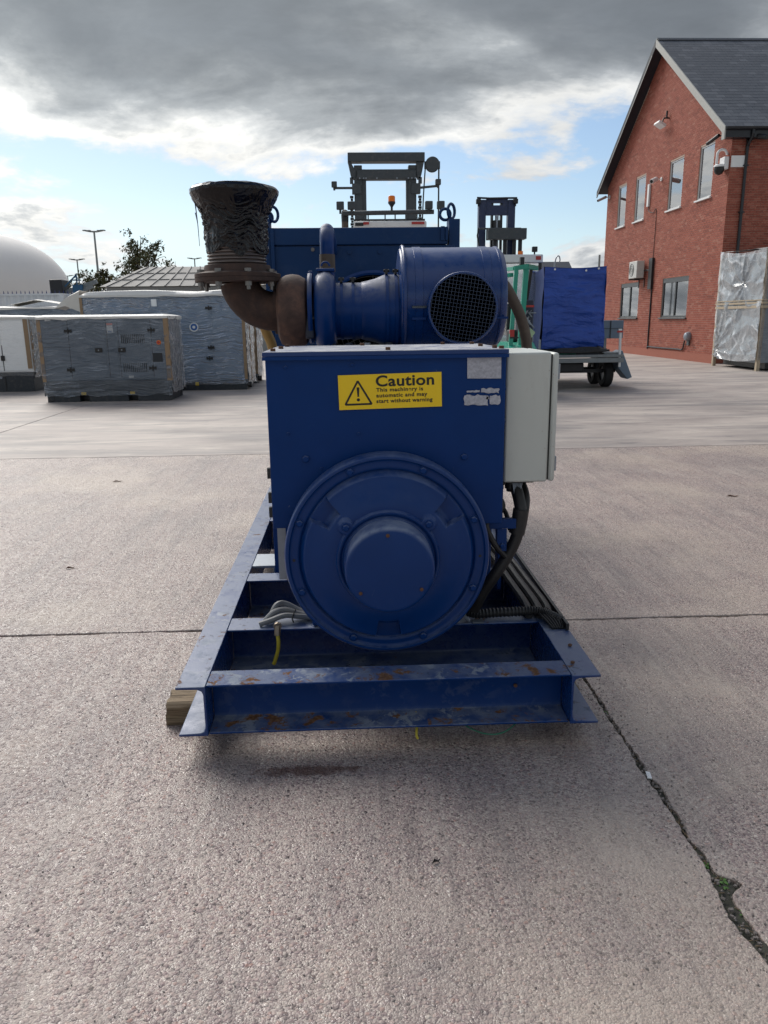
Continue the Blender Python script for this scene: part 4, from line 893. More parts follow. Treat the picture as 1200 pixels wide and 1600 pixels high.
MB().lathe([(CR-.008,.022),(0,.022)], (CX, 4.155, CZ), 'Y', 56).build('filter_element', M['black'], ff)
def perf():
    m, t, b, o = newmat('perforated_element'); p = P(t); d = t.N.new('ShaderNodeTexVoronoi'); d.inputs['Scale'].default_value = 95; d.inputs['Randomness'].default_value = .12
    t.L.new(p, d.inputs['Vector']); h = t.step(d.outputs['Distance'], .30, .42)
    t.set(b.inputs['Base Color'], t.mix(h, (.010,.012,.015), (.075,.090,.105))); b.inputs['Roughness'].default_value = .6; return m
ff.children[-1].data.materials[0] = perf()
gm = MB(); n = 21; ga = R(-9)
for i in range(-n//2+1, n//2+1):
    q = i*.0188
    if abs(q) >= CR-.01: continue
    h = math.sqrt((CR-.004)**2-q*q)
    for k in (0, 1):
        a = ga + k*pi/2; e = V((cos(a), 0, sin(a))); f_ = V((-sin(a), 0, cos(a))); pts = []
        for j in range(7): tt = -h + 2*h*j/6; rr = (q*q+tt*tt)/(CR*CR); pts.append(V((CX, 4.145+.001*k - .010*(1-rr), CZ)) + e*tt + f_*q)
        gm.tube(pts, .0012, 5)
gg = gm.build('intake_grille', M['blackmetal'], ff)
gg.data.materials[0] = plain('grille_wire', (.05,.07,.11), .45)
MB().tube(spl([(.90, 4.9, 1.86), (.97, 4.9, 1.79), (1.02, 4.9, 1.71), (1.07, 4.9, 1.61), (1.105, 4.9, 1.50), (1.12, 4.9, 1.38), (1.12, 4.9, 1.1), (1.0, 4.9, .6)], 6), .034, 14).build('drain_hose', M['brownhose'], gs)
MB().tube(spl([(-.54, 4.8, 1.90), (-.545, 4.8, 1.80), (-.53, 4.8, 1.66), (-.50, 4.8, 1.54), (-.465, 4.8, 1.44), (-.43, 4.8, 1.2)], 6), .03, 12).build('breather_hose', M['ochre'], gs)
# coolant pipe
cpz = MB().tube([(-.115, 4.7, 1.78), (-.115, 4.7, 1.875)], .041, 18).tube(spl([(-.115, 4.7, 1.965), (-.115, 4.7, 2.03), (-.115, 4.735, 2.085), (-.115, 4.82, 2.11), (-.115, 5.2, 2.12), (-.115, 6.42, 2.13)], 8), .041, 18).build('coolant_pipe', M['navy'], gs)
MB().tube([(-.115, 4.7, 1.872), (-.115, 4.7, 1.968)], .045, 18).build('hose_joint', M['brownhose'], cpz)
# radiator
rd = MB().box(-.60, .86, 6.42, 6.86, .302, 2.168).build('radiator', M['navyrad'], gs, bevel=.006)
MB().box(-.596, .80, 6.405, 6.86, 2.172, 2.302).build('top_tank', M['navyrad'], rd, bevel=.008)
MB().box(-.598, -.57, 6.39, 6.41, 1.9, 2.30).build('flange_strip', M['navyrad'], rd)
for x0, x1, z1 in ((-.655, -.603, 2.375), (.815, .902, 2.365)):
    MB().box(x0, x1, 6.44, 6.60, .302, z1).build('radiator_post', M['navyrad'], gs, bevel=.004)
MB().box(.745, .775, 6.39, 6.5, 2.2, 2.305).box(.78, .80, 6.38, 6.5, 2.2, 2.30).build('post_lug', M['navyrad'], gs)
for x, dz_, n_ in ((-.59, 2.385, 2), (.825, 2.40, 2)):
    mb = MB().torus((x-.035, 6.50, dz_+.005), 'Y', .042, .012, 24, 8)
    rr = [V((x+.015, 6.51, dz_+.03)) + V((cos(a)*.05*cos(R(50)), cos(a)*.05*sin(R(50)), sin(a)*.055)) for a in [2*pi*i/24 for i in range(25)]]
    mb.tube(rr, .012, 8); mb.build('lifting_shackle', M['navyrad'], gs)
frm = MB().lathe([(.44,.06),(.44,-.05),(.455,-.06),(.475,-.05),(.475,.06)], (.20, 6.36, 1.50), 'Y', 72, True).build('fan_shroud', M['navydark'], gs)
MB().lathe([(.44,.0),(0,.0)], (.20, 6.40, 1.50), 'Y', 48).build('fan_core', M['black'], frm)
gd = MB()
for k in range(10): gd.torus((.20, 6.315, 1.50), 'Y', .05+.042*k, .003, 48, 5)
for k in range(8): a = pi*k/8; gd.tube([(.2+.44*cos(a), 6.312, 1.5+.44*sin(a)), (.2-.44*cos(a), 6.312, 1.5-.44*sin(a))], .004, 5)
gd.build('fan_guard', M['blackmetal'], frm)
hbt = MB().cyl((0,0,0), (0,-.012,0), .016, n=6).mesh('bolt', M['bolt'])
inst('bolt', hbt, rd, (-.27, 6.42, 2.14))
hbn = MB().cyl((0,0,0), (0,-.012,0), .018, n=6).mesh('bolt', M['navyrad'])
for x in (.02, .26, .5): inst('bolt', hbn, rd, (x, 6.42, 2.12))
# ------------------------------------------------------------------ wrapped generator sets on the left
def filmbox(x0, x1, y0, y1, z0, z1, sides='fblr', top=True, amp=.02, seed=0, k=26):
    """shrink film hugging a box: separate wrinkled sheets"""
    def D(p, s_): return mn.noise(V((p[0]*1.7+seed, p[1]*1.7, p[2]*7)))*amp + mn.noise(V((p[0]*5, p[1]*5+seed, p[2]*17)))*amp*.45
    mb = MB(); e = .012
    def low(q): return z0 + .05*mn.noise(V((q*2.1+seed, 3, 1)))
    if 'f' in sides: mb.grid(lambda u, v: (lambda x, z: (x, y0-e-abs(D((x, 0, z), 0)), z))(x0-e+(x1-x0+2*e)*u, low(u*4)+(z1-low(u*4))*v), k*2, k)
    if 'r' in sides: mb.grid(lambda u, v: (lambda y, z: (x1+e+abs(D((1, y, z), 0)), y, z))(y0-e+(y1-y0+2*e)*u, low(u*3+9)+(z1-low(u*3+9))*v), k, k)
    if 'l' in sides: mb.grid(lambda u, v: (lambda y, z: (x0-e-abs(D((4, y, z), 0)), y, z))(y0-e+(y1-y0+2*e)*u, low(u*3+5)+(z1-low(u*3+5))*v), k, k)
    return mb
def capsheet(x0, x1, y0, y1, z, h, seed=0, e=.03):
    def fn(u, v):
        x = x0-e+(x1-x0+2*e)*u; y = y0-e+(y1-y0+2*e)*v; ed = min(1, 5*min(u, 1-u)*4, 5*min(v, 1-v)*4)
        return (x, y, z + .008 + max(0, ed*h*(.75+.5*mn.noise(V((x*.9+seed, y*.9, 0))))) )
    mb = MB().grid(fn, 60, 24)
    mb.grid(lambda u, v: (x0-e+(x1-x0+2*e)*u, y0-e-.004, z+.008-v*(.045+.03*mn.noise(V((u*7+seed, 0, 0))))), 60, 3)
    mb.grid(lambda u, v: (x1+e+.004, y0-e+(y1-y0+2*e)*u, z+.008-v*(.06+.03*mn.noise(V((u*5+seed, 4, 0))))), 30, 3)
    return mb
hinge_m = MB().box(-.055, .055, -.02, 0, -.018, .018).box(-.012, .012, -.03, 0, -.05, .05).box(-.075, -.045, -.022, 0, -.03, .03).box(.045, .075, -.022, 0, -.03, .03).mesh('hinge', M['black'])
# the grey one nearest the yard
def grey_genset():
    x0, x1, y0, y1, zb, zt = -6.31, -3.71, 16.35, 17.62, .43, 1.71
    g = thing('wrapped_generator', 'dark grey canopied generator in clear film, nearest of the row on the left', 'generator', ((x0+x1)/2, y0, 0), 'wrapped generators waiting on the left')
    MB().box(x0, x1, y0, y1, zb, zt).build('canopy', M['gengrey'], g, bevel=.03)
    bs = MB()
    pk = [(-5.62, -5.42), (-4.62, -4.42)]
    xs = [x0+.03] + [q for p in pk for q in p] + [x1-.05]
    for i in range(len(xs)-1):
        if (xs[i], xs[i+1]) in [tuple(p) for p in pk]: bs.box(xs[i], xs[i+1], y0+.01, y1-.03, .14, zb)
        else: bs.box(xs[i], xs[i+1], y0+.005, y1-.03, 0, zb)
    b_ = bs.build('base_frame', M['genbase'], g)
    for a, b in pk: MB().box(a, b, y0+.20, y0+.22, 0, .14).build('fork_pocket', M['black'], b_); MB().box(b-.16, b-.06, y0-.001, y0+.008, .145, .20).build('sticker', M['yellow'], b_)
    for a, b in ((-5.72, -4.965), (-4.945, -4.735), (-4.715, -4.07), (-4.05, -3.78)):
        dr = MB().box(a+.008, b-.008, y0-.012, y0-.0005, zb+.06, zt-.07).build('door', M['gengrey'], g, bevel=.004)
        MB().box(a-.006, a+.006, y0-.003, y0-.0004, zb+.06, zt-.07).build('seam', M['genseam'], dr)
        if b in (-4.07,):
            for z0_, z1_ in ((1.18, 1.36), (.60, .78)):
                for i in range(13): MB().box(-4.66+i*.038, -4.64+i*.038, y0-.017, y0-.0125, z0_, z1_).build('vent_slot', M['genseam'], dr)
    for x, z in ((-5.71, 1.44), (-5.735, .66), (-4.035, 1.44), (-4.06, .675)): inst('hinge', hinge_m, g, (x, y0-.012, z))
    for x, z in ((-5.13, 1.05), (-4.66, 1.05)): 
        h = MB().box(x-.075, x+.075, y0-.03, y0-.0125, z-.045, z+.045).build('handle', M['black'], g, bevel=.008); MB().cyl((x, y0-.031, z), (x, y0-.04, z), .014, n=10).build('lock', M['gal'], h)
    st = MB().cyl((-3.90, y0-.013, 1.19), (-3.90, y0-.03, 1.19), .045, n=16).build('stop_button', M['orange'], g); MB().cyl((-3.90, y0-.031, 1.19), (-3.90, y0-.06, 1.19), .028, n=14).build('button_cap', M['red'], st)
    MB().box(-4.045, -3.85, y0-.02, y0-.0125, .80, .98).build('control_window', M['genseam'], g)
    lb_ = MB().box(-4.93, -4.81, y0-.016, y0-.0125, 1.40, 1.58).build('label_plate', M['white'], g); MB().box(-4.93, -4.81, y0-.0175, y0-.0165, 1.545, 1.58).build('label_band', M['pinklabel'], lb_); MB().box(-4.91, -4.83, y0-.0175, y0-.0165, 1.41, 1.425).build('label_print', M['lblue'], lb_)
    MB().box(-4.57, -4.47, y0-.016, y0-.0125, .48, .525).build('label_plate', M['white'], g)
    for x in (-6.15, -5.82): MB().box(x, x+.11, y0-.016, y0-.004, 1.64, 1.675).build('label_plate', M['white'], g)
    MB().box(x0-.02, x0+.055, y0-.018, y0-.004, .42, zt-.02).build('corner_strip', M['card'], g); MB().box(x1-.075, x1+.02, y0-.018, y0-.004, .42, zt-.02).box(x1+.004, x1+.018, y0, y0+.08, .42, zt-.02).build('corner_strip', M['card'], g)
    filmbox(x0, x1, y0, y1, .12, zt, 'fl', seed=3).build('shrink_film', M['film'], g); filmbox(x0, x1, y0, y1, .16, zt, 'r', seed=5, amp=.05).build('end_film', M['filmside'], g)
    capsheet(x0, x1, y0, y1, zt, .045, 2).build('film_top', M['sheet'], g)
    for x in (x0+.12, x1-.06): MB().torus((x, y0+.02 if x < -5 else y1-.2, .075), 'Y' if x < -5 else 'X', .055, .02, 18, 8).build('lifting_eye', M['black'], g)
grey_genset()
def simple_genset(label, x0, x1, y0, y1, zb, zt, mat, filmm, cap, seams=(), extras=None, lean=None):
    g = thing('wrapped_generator', label, 'generator', ((x0+x1)/2, y0, 0), 'wrapped generators waiting on the left')
    MB().box(x0, x1, y0, y1, zb, zt).build('canopy', mat, g, bevel=.03)
    MB().box(x0+.03, x1-.03, y0+.01, y1-.03, 0, zb).box(x0+.4, x0+.55, y0-.01, y0+.01, .0, zb).build('base_frame', M['genbase'], g)
    xs = [x0+.1] + list(seams) + [x1-.1]
    for a, b in zip(xs, xs[1:]): 
        if b-a > .1: MB().box(a+.01, b-.01, y0-.012, y0-.0005, zb+.05, zt-.07).build('door', mat, g, bevel=.004)
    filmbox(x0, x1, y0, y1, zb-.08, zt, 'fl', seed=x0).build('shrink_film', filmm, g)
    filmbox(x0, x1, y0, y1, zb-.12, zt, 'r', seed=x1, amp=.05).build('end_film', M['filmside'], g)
    capsheet(x0, x1, y0, y1, zt, cap, x0).build('film_top', M['sheet'], g)
    return g
g = simple_genset('white canopied generator in milky film with a black base at the left edge', -10.4, -7.58, 19.1, 20.3, .46, 1.74, M['genwhite'], M['filmwhite'], .06, (-9.6, -8.27))
MB().box(-7.70, -7.60, 19.066, 19.084, .55, 1.70).build('corner_strip', M['card'], g); MB().box(-7.575, -7.562, 19.10, 19.22, .5, 1.70).build('corner_strip', M['card'], g)
MB().box(-8.31, -8.22, 19.055, 19.085, .74, .86).build('handle', M['black'], g, bevel=.01); MB().box(-8.275, -8.262, 19.083, 19.0895, .5, 1.1).build('seam', M['genseam'], g)
MB().box(-8.3, -8.27, 19.1, 19.105, .02, .44).build('base_rib', M['blackmetal'], g); MB().cyl((-8.38,19.108,.34),(-8.38,19.095,.34),.03,n=10).build('bolt', M['gal'], g)
g = simple_genset('tallest slate blue generator in stretched film with a round white sticker', -6.17, -2.44, 18.7, 20.15, .22, 2.20, M['gengrey2'], M['film'], .13, (-4.6, -4.42, -3.2))
rg_ = MB().cyl((-3.62, 18.684, 1.47), (-3.62, 18.680, 1.47), .105, n=28).build('round_sticker', M['white'], g)
MB().cyl((-3.62, 18.6795, 1.47), (-3.62, 18.678, 1.47), .078, n=28).build('sticker_disc', M['lblue'], rg_); MB().cyl((-3.62, 18.6775, 1.47), (-3.62, 18.676, 1.47), .035, n=20).build('sticker_centre', M['white'], rg_)
for z in (1.55, 1.95): MB().box(-4.56, -4.44, 18.672, 18.686, z, z+.16).build('label_plate', M['genwhite'], g)
for x, z in ((-3.25, 1.9), (-3.25, 1.0), (-3.3, .75), (-5.2, 1.0)): inst('hinge', hinge_m, g, (x, 18.688, z))
MB().box(-2.50, -2.43, 18.672, 18.69, .25, 2.1).build('corner_strip', M['card'], g); MB().box(-2.428, -2.41, 19.35, 19.43, .2, 2.1).build('corner_strip', M['card'], g)
MB().box(-4.2, -3.9, 18.70, 18.712, .04, .13).build('fork_pocket', M['black'], g); MB().box(-3.68, -3.60, 18.70, 18.712, .12, .19).build('sticker', M['yellow'], g)
MB().cyl((-2.45, 18.85, .11), (-2.36, 18.85, .11), .07, n=16).build('drain_plug', M['black'], g)
MB().add([(-6.19, 18.68, 2.30), (-6.19, 18.68, 1.84), (-6.55, 18.72, 1.98), (-6.86, 18.9, 1.93), (-6.55, 18.80, 2.16), (-6.19, 18.75, 2.33), (-6.2, 19.9, 2.30), (-6.95, 19.9, 1.9)], [(0,1,2,4),(0,4,5),(2,3,4),(5,4,3,7,6)]).build('loose_sheet', M['sheetcream'], g)
MB().box(-6.20, -6.14, 18.672, 18.69, .4, 2.18).build('corner_strip', M['card'], g)
g = simple_genset('tall film wrapped generator standing close behind the tallest one', -6.0, -2.42, 20.6, 21.9, .22, 2.16, M['gengrey2'], M['film'], .1, (-4.4,))
MB().box(-2.50, -2.40, 20.57, 20.585, .25, 2.1).build('corner_strip', M['card'], g)
MB().cyl((-2.43, 20.75, .12), (-2.33, 20.75, .12), .07, n=16).build('drain_plug', M['black'], g)
g = simple_genset('grey wrapped generator with a peaked cream sheet behind the white one', -12.2, -7.6, 23.0, 24.2, .25, 2.03, M['gengrey2'], M['film'], .05)
MB().grid(lambda u, v: (-9.7+1.95*u, 23.1+1.0*v, 2.08 + .17*max(0, 1-abs(u-.42)*2.1) + .02*sin(v*7)), 16, 10).build('loose_sheet', M['sheetcream'], g)
# ------------------------------------------------------------------ far left
cn = thing('shipping_container', 'white shipping container end on in front of the blue palisade fence', 'container', (-12.5, 27, 0))
mb = MB(); xs = []; x = -15.6; k = 0
prof = []
while x < -9.5: prof += [(x, 27.0), (x+.07, 27.0), (x+.11, 27.03), (x+.18, 27.03)]; x += .22
prof = [(min(a, -9.5), b) for a, b in prof]; mb.prism(prof + [(-9.5, 29.4), (-15.6, 29.4)], 'Z', .12, 2.5); mb.build('side_panel', M['white'], cn)
MB().box(-15.65, -9.48, 26.97, 29.44, 2.5, 2.56).box(-15.65, -9.48, 26.97, 29.44, 0, .12).box(-9.58, -9.46, 26.965, 27.08, .12, 2.5).build('rail', M['white'], cn)
tag(MB().box(-9.42, -9.0, 27.4, 28.2, 0, 2.42).box(-9.44, -8.98, 27.38, 28.22, 2.42, 2.46).build('steel_cabinet', M['gengrey'], None), 'narrow grey cabinet beside the right end of the white container', 'cabinet')
fe = thing('palisade_fence', 'dark blue steel palisade fence with pointed pales beyond the container', 'fence', (-13, 30, 0))
pm = MB().prism([(-.034, 0), (.034, 0), (.034, 2.58), (.0, 2.76), (-.034, 2.58)], 'Y', -.012, .0).mesh('pale', M['fence'])
for i in range(60): inst('pale', pm, fe, (-17.0+.155*i, 30, .02))
MB().box(-17.1, -7.6, 30.002, 30.05, .45, .50).box(-17.1, -7.6, 30.002, 30.05, 2.30, 2.36).build('rail', M['fence'], fe)
for i in range(4): MB().box(-16.9+2.75*i, -16.8+2.75*i, 30.052, 30.15, 0, 2.5).build('post', M['fence'], fe)
dm = thing('storage_dome', 'huge pale fabric storage dome rising behind the fence at the far left', 'dome', (-29.2, 66, 0))
pr = [(7.05, 0), (7.15, 2), (7.05, 4.2)] + [(7.05*cos(R(a)), 4.2+4.55*sin(R(a))) for a in range(6, 91, 6)]
MB().lathe(pr, (-29.9, 66, 0), 'Z', 72).build('shell', M['dome'], dm)
MB().lathe([(7.13, 2.9), (7.21, 2.92), (7.21, 3.05), (7.1, 3.07)], (-29.9, 66, 0), 'Z', 72, True).build('tension_band', M['sheetcream'], dm)
sh = thing('storage_shed', 'low shed with a pale grey sheeted hipped roof behind the wrapped generators', 'shed', (-8.5, 40, 0))
MB().box(-11.9, -4.0, 40.0, 45, 0, 3.28).build('wall', M['shedwall'], sh)
rfv = [(-12.15, 39.75, 3.30), (-3.7, 39.75, 3.30), (-3.7, 45.3, 3.30), (-12.15, 45.3, 3.30), (-10.55, 42.3, 4.36), (-5.2, 42.3, 4.36)]
ro = MB().add(rfv, [(0,1,5,4),(1,2,5),(2,3,4,5),(3,0,4),(3,2,1,0)]).build('roof', M['shedroof'], sh)
for i in range(12): # sheeting laps
    t0 = i/12; a = V(rfv[0]).lerp(V(rfv[1]), (i+.5)/12); b = V(rfv[4]).lerp(V(rfv[5]), (i+.5)/12); MB().bar(a+V((0,-.01,.02)), b+V((0,-.01,.02)), .05, .03).build('roof_lap', M['shedroof'], ro)
for q in (.33, .66): MB().bar(V(rfv[0]).lerp(V(rfv[4]), q)+V((0,-.01,.015)), V(rfv[1]).lerp(V(rfv[5]), q)+V((0,-.01,.015)), .05, .02).build('roof_lap', M['shedroof'], ro)
def tree(x, y, h, blobs, nl, leaf, label, seed, name='tree'):
    rnd_ = random.Random(seed); t_ = thing(name, label, 'tree', (x, y, 0)); tk = MB(); lf = MB()
    tk.tube(spl([(x, y, 0), (x+.1, y, h*.3), (x-.05, y, h*.6), (x+.1, y, h*.93)], 5), [.17-.145*i/15 for i in range(16)], 8)
    for bx, bz, br, q in blobs:
        c = V((x+bx, y+rnd_.uniform(-.8, .8)*br, bz)); 
        tk.tube(spl([(x+.03, y, h*.36+.12*bz*rnd_.random()), V((x, y, bz*.7)).lerp(c, .5), c, c+V((bx*.3, 0, br*.6))], 4), [.06-.0045*i for i in range(13)], 6)
        for k in range(3):
            e = c + V((rnd_.gauss(0,1), rnd_.gauss(0,1), rnd_.gauss(.3,1)))*br*.6; tk.tube([c, c.lerp(e, .5)+V((0,0,.05)), e], [.025,.018,.008], 5)
        cl = [c + V((rnd_.gauss(0,.5), rnd_.gauss(0,.5), rnd_.gauss(0,.5)))*br for _ in range(14)]
        for i in range(int(nl*q)):
            p = rnd_.choice(cl) + V((rnd_.gauss(0,1), rnd_.gauss(0,1), rnd_.gauss(0,1)))*br*.17
            s_ = leaf*rnd_.uniform(.6, 1.4); a = V((rnd_.gauss(0,1), rnd_.gauss(0,1), rnd_.gauss(0,1))).normalized(); b = a.cross(V((rnd_.random(), rnd_.random(), 1))).normalized()
            lf.add([p-a*s_, p+b*s_*.5, p+a*s_, p-b*s_*.5], [(0,1,2,3)], tone=.05+.9*rnd_.random())
    tk.build('trunk', M['bark'], t_); lf.build('crown', M['leaf'], t_)
tree(-12.3, 48, 6.7, [(.3, 5.7, .85, 1.2), (-.2, 4.9, .8, 1), (.9, 5.1, .8, .9), (-.6, 4.2, .8, 1), (.2, 4.0, .9, 1.1), (1.7, 4.3, .7, .7), (2.2, 4.2, .5, .45), (-.4, 5.9, .4, .4), (1.2, 5.9, .4, .3)], 620, .085, 'airy dark leaved tree rising behind the ridge of the shed', 3)
tree(-14.6, 47, 4.3, [(-.4, 3.9, .6, 1), (.3, 3.7, .6, 1), (.9, 4.0, .55, .9), (0, 3.2, .8, 1.2), (-1.0, 3.4, .5, .7), (.6, 4.4, .3, .3)], 520, .085, 'bushy green scrub at the left end of the shed roof by the tallest lamp post', 8, 'bush')
def lamp(x, y, h, label, heads=4, s_=1):
    l = thing('lamp_post', label, 'lamp post', (x, y, 0), 'floodlight posts across the far car park')
    MB().tube([(x, y, 0), (x, y, h)], [.13*s_, .075*s_], 10).build('pole', M['lamp'], l)
    MB().tube([(x-.75*s_, y, h+.06), (x-.3*s_, y, h-.02), (x, y, h), (x+.3*s_, y, h-.02), (x+.75*s_, y, h+.06)], .045*s_, 6).build('cross_arm', M['lamp'], l)
    MB().box(x-.22*s_, x+.22*s_, y-.15, y+.15, h-.06, h+.05).build('bracket', M['lamp'], l)
    for dx in (-.78, -.45, .45, .78): MB().box(x+(dx-.17)*s_, x+(dx+.17)*s_, y-.2, y+.2, h+abs(dx)*.07, h+.09+abs(dx)*.07).build('lamp_head', M['lamp'], l, bevel=.02)
lamp(-22.0, 72, 9.3, 'tallest lamp post with twin floodlight heads left of the tree'); lamp(-33.6, 102, 9.2, 'middle lamp post between the dome and the tallest post')
lamp(-47.3, 138, 9.3, 'smallest and most distant lamp post close to the dome edge'); lamp(-20.6, 110, 9.8, 'lamp post standing beyond the shed roof just left of the black wrapped exhaust')
bl = thing('boom_lift', 'folded blue boom lift behind the fence to the right of the dome', 'boom lift', (-11.4, 33.5, 0))
MB().box(-12.3, -10.8, 33.2, 34.6, .5, 1.5).build('chassis', M['liftblue'], bl, bevel=.03); MB().box(-12.15, -11.65, 33.2, 34.0, 1.5, 3.32).build('turret', M['blackmetal'], bl, bevel=.03)
MB().bar((-11.9, 33.6, 2.75), (-10.35, 33.6, 3.25), .16, .16).build('boom_arm', M['lamp'], bl); MB().bar((-11.6, 33.5, 2.6), (-10.5, 33.5, 3.05), .12, .12).build('boom_arm', M['lamp'], bl)
MB().box(-11.3, -10.9, 33.4, 33.8, 2.75, 3.12).bar((-11.6, 33.4, 3.05), (-11.1, 33.4, 3.5), .05, .05).bar((-11.1, 33.4, 3.1), (-11.1, 33.4, 3.55), .05, .05).bar((-11.35, 33.4, 3.3), (-10.95, 33.4, 3.3), .05, .05).build('basket', M['liftblue'], bl)
wl = MB().lathe([(0,-.12),(.38,-.12),(.42,-.08),(.42,.08),(.38,.12),(0,.12)], (0,0,0), 'Y', 20).mesh('wheel', M['tyre'])
for x in (-12.0, -11.1):
    for y in (33.15, 34.6): inst('wheel', wl, bl, (x, y, .42))
# ------------------------------------------------------------------ forklifts
wheel_t = MB().lathe([(.25,-.14),(.42,-.15),(.46,-.11),(.46,.11),(.42,.15),(.25,.14)], (0,0,0), 'X', 28, True).mesh('wheel', M['tyre']); hub_t = MB().lathe([(0,-.08),(.25,-.10),(.25,.10),(0,.08)], (0,0,0), 'X', 20).mesh('hub', M['gal'])
def wheels(t_, pts, s_=1):
    for x, y in pts:
        o = inst('wheel', wheel_t, t_, (x, y, .46*s_)); o.scale = (s_,)*3; ORG[o] = (0,0,0); h = bpy.data.objects.new('hub', hub_t); COL.objects.link(h); h.parent = o
def worklight(t_, x, y, z, mat='blackmetal', s_=1):
    o = MB().box(x-.06*s_, x+.06*s_, y-.05, y+.04, z, z+.12*s_).build('work_light', M[mat], t_, bevel=.012); MB().cyl((x, y, z-.06*s_), (x, y, z-.001), .018, n=8).build('light_stem', M[mat], o)
f1 = thing('forklift', 'large forklift with white cab roof and grey mast straight behind the blue radiator', 'forklift', (.7, 13, 0), 'forklifts in the yard')
MB().prism([(12.6, .45), (13.4, .35), (15.0, .35), (15.0, 1.0), (13.6, 1.15), (12.7, 1.25), (12.5, .9)], 'X', .1, 1.3).build('body', M['white'], f1, bevel=.04)
for x in (.18, 1.22):
    MB().bar((x, 13.15, 1.1), (x, 13.05, 3.0), .08, .10, (1,0,0)).build('cab_post', M['blackmetal'], f1); MB().bar((x, 14.3, 1.0), (x, 14.05, 3.0), .08, .10, (1,0,0)).build('cab_post', M['blackmetal'], f1)
rc = MB().box(.12, 1.28, 12.95, 14.2, 3.005, 3.115).build('cab_roof', M['white'], f1, bevel=.025)
for a, b in ((.27, .36), (1.04, 1.24)): MB().box(a, b, 12.92, 12.949, 3.06, 3.095).build('tail_light', M['red'], rc)
MB().box(.14, .27, 12.935, 12.949, 3.04, 3.085).build('light_housing', M['black'], rc)
MB().box(.12, 1.26, 13.02, 13.12, 3.118, 3.15).build('roof_rail', M['blackmetal'], rc)
MB().tube([(-.05, 13, 3.235), (1.40, 13, 3.25)], .035, 10).build('light_bar', M['liftgrey'], f1)
for x in (.35, .62, .78, .95, 1.13): MB().bar((x, 13, 3.10), (x, 13, 3.23), .02, .02).build('bar_bracket', M['liftgrey'], f1)
for x in (-.09, .085, 1.315, 1.505): worklight(f1, x, 12.97, 3.285, 'liftgrey')
MB().tube(spl([(-.02, 13.1, 1.1), (-.02, 13.1, 2.6), (-.02, 13.1, 3.22)], 4), .055, 12).build('exhaust_stack', M['brownhose'], f1); MB().lathe([(.056,0),(.06,.1),(.045,.17),(.0,.19)], (-.02, 13.1, 3.12), 'Z', 14).build('rain_cap', M['blackmetal'], f1)
bk = MB().cyl((.727, 13, 3.28), (.727, 13, 3.335), .018, n=8).lathe([(.015,.0),(.035,.03),(.058,.06),(.058,.085),(0,.085)], (.727, 13, 3.32), 'Z', 16).build('beacon', M['blackmetal'], f1); MB().lathe([(.054,0),(.054,.07),(.045,.085),(0,.088)], (.727, 13, 3.406), 'Z', 16).build('amber_lens', M['orange'], bk)
MB().box(.3, 1.1, 13.3, 13.8, 1.1, 1.75).build('seat', M['black'], f1, bevel=.05)
wheels(f1, ((.05, 13.1), (1.35, 13.1), (.02, 14.6), (1.4, 14.6)))
# mast of the first forklift, beyond its cab
MX = .714
for s_ in (-1, 1):
    x = MX + s_*.475; MB().box(x-.085, x+.055*1, 14.42, 14.58, .2, 4.20).build('mast_rail', M['liftgrey'], f1, bevel=.01); MB().box(x-s_*.075-.05, x-s_*.075+.05, 14.45, 14.55, .2, 4.14).build('inner_rail', M['liftgrey'], f1, bevel=.01)
    xo = MX + s_*.60; MB().prism([(xo-s_*.03-.04, 4.24), (xo+s_*.06+.04*(s_<0)*0, 4.24), (xo+s_*.02, 4.05), (xo+s_*.0, 3.98), (xo-s_*.05, 3.98), (xo-s_*.07, 4.10)], 'Y', 14.40, 14.56).build('mast_bracket', M['liftgrey'], f1)
    MB().box(min(xo, xo-s_*.16), max(xo, xo-s_*.16), 14.38, 14.5, 3.73, 3.90).build('side_bracket', M['liftgrey'], f1, bevel=.008)
    MB().box(xo-.035, xo+.025, 14.40, 14.46, 3.9, 4.0).build('lift_arm', M['liftgrey'], f1)
    for k in range(17): MB().box(xo-.040*(1-.3*(k % 2)), xo+.022*(1-.3*(k % 2)), 14.40, 14.44, 3.70-.045*k-.038, 3.70-.045*k).build('chain_link', M['black'], f1)
    e = xo + s_*.33; MB().tube([(xo, 14.42, 3.83), (e, 14.42, 3.83+.03*(s_ > 0))], .022, 8).build('mirror_arm', M['liftgrey'], f1); worklight(f1, e-.02*s_, 14.42, 3.84 + .03*(s_ > 0), 'liftgrey', .8)
MB().box(.048, 1.385, 14.36, 14.60, 4.25, 4.395).build('top_beam', M['liftgrey'], f1, bevel=.008)
MB().box(.20, 1.245, 14.38, 14.56, 3.96, 4.13).build('cross_beam', M['liftgrey'], f1, bevel=.03)
bb = MB().cyl((0,0,0),(0,-.012,0),.014,n=6).mesh('bolt', M['gal'])
for x in (.25, .32, .36, .55, .9, 1.1, 1.16, 1.22): inst('bolt', bb, f1, (x, 14.38, 3.98))
pu = MB().lathe([(0,-.05),(.115,-.05),(.125,-.04),(.105,0),(.125,.04),(.115,.05),(0,.05)], (1.525, 14.45, 4.21), 'Y', 32).box(1.385, 1.66, 14.43, 14.47, 4.14, 4.26).build('hose_pulley', M['liftgrey'], f1)
MB().tube([(1.64, 14.45, 4.2), (1.635, 14.45, 2.6)], .014, 6).tube([(1.405, 14.45, 4.2), (1.37, 14.45, 3.7), (1.33, 14.45, 2.8)], .012, 6).build('hydraulic_hose', M['black'], f1)
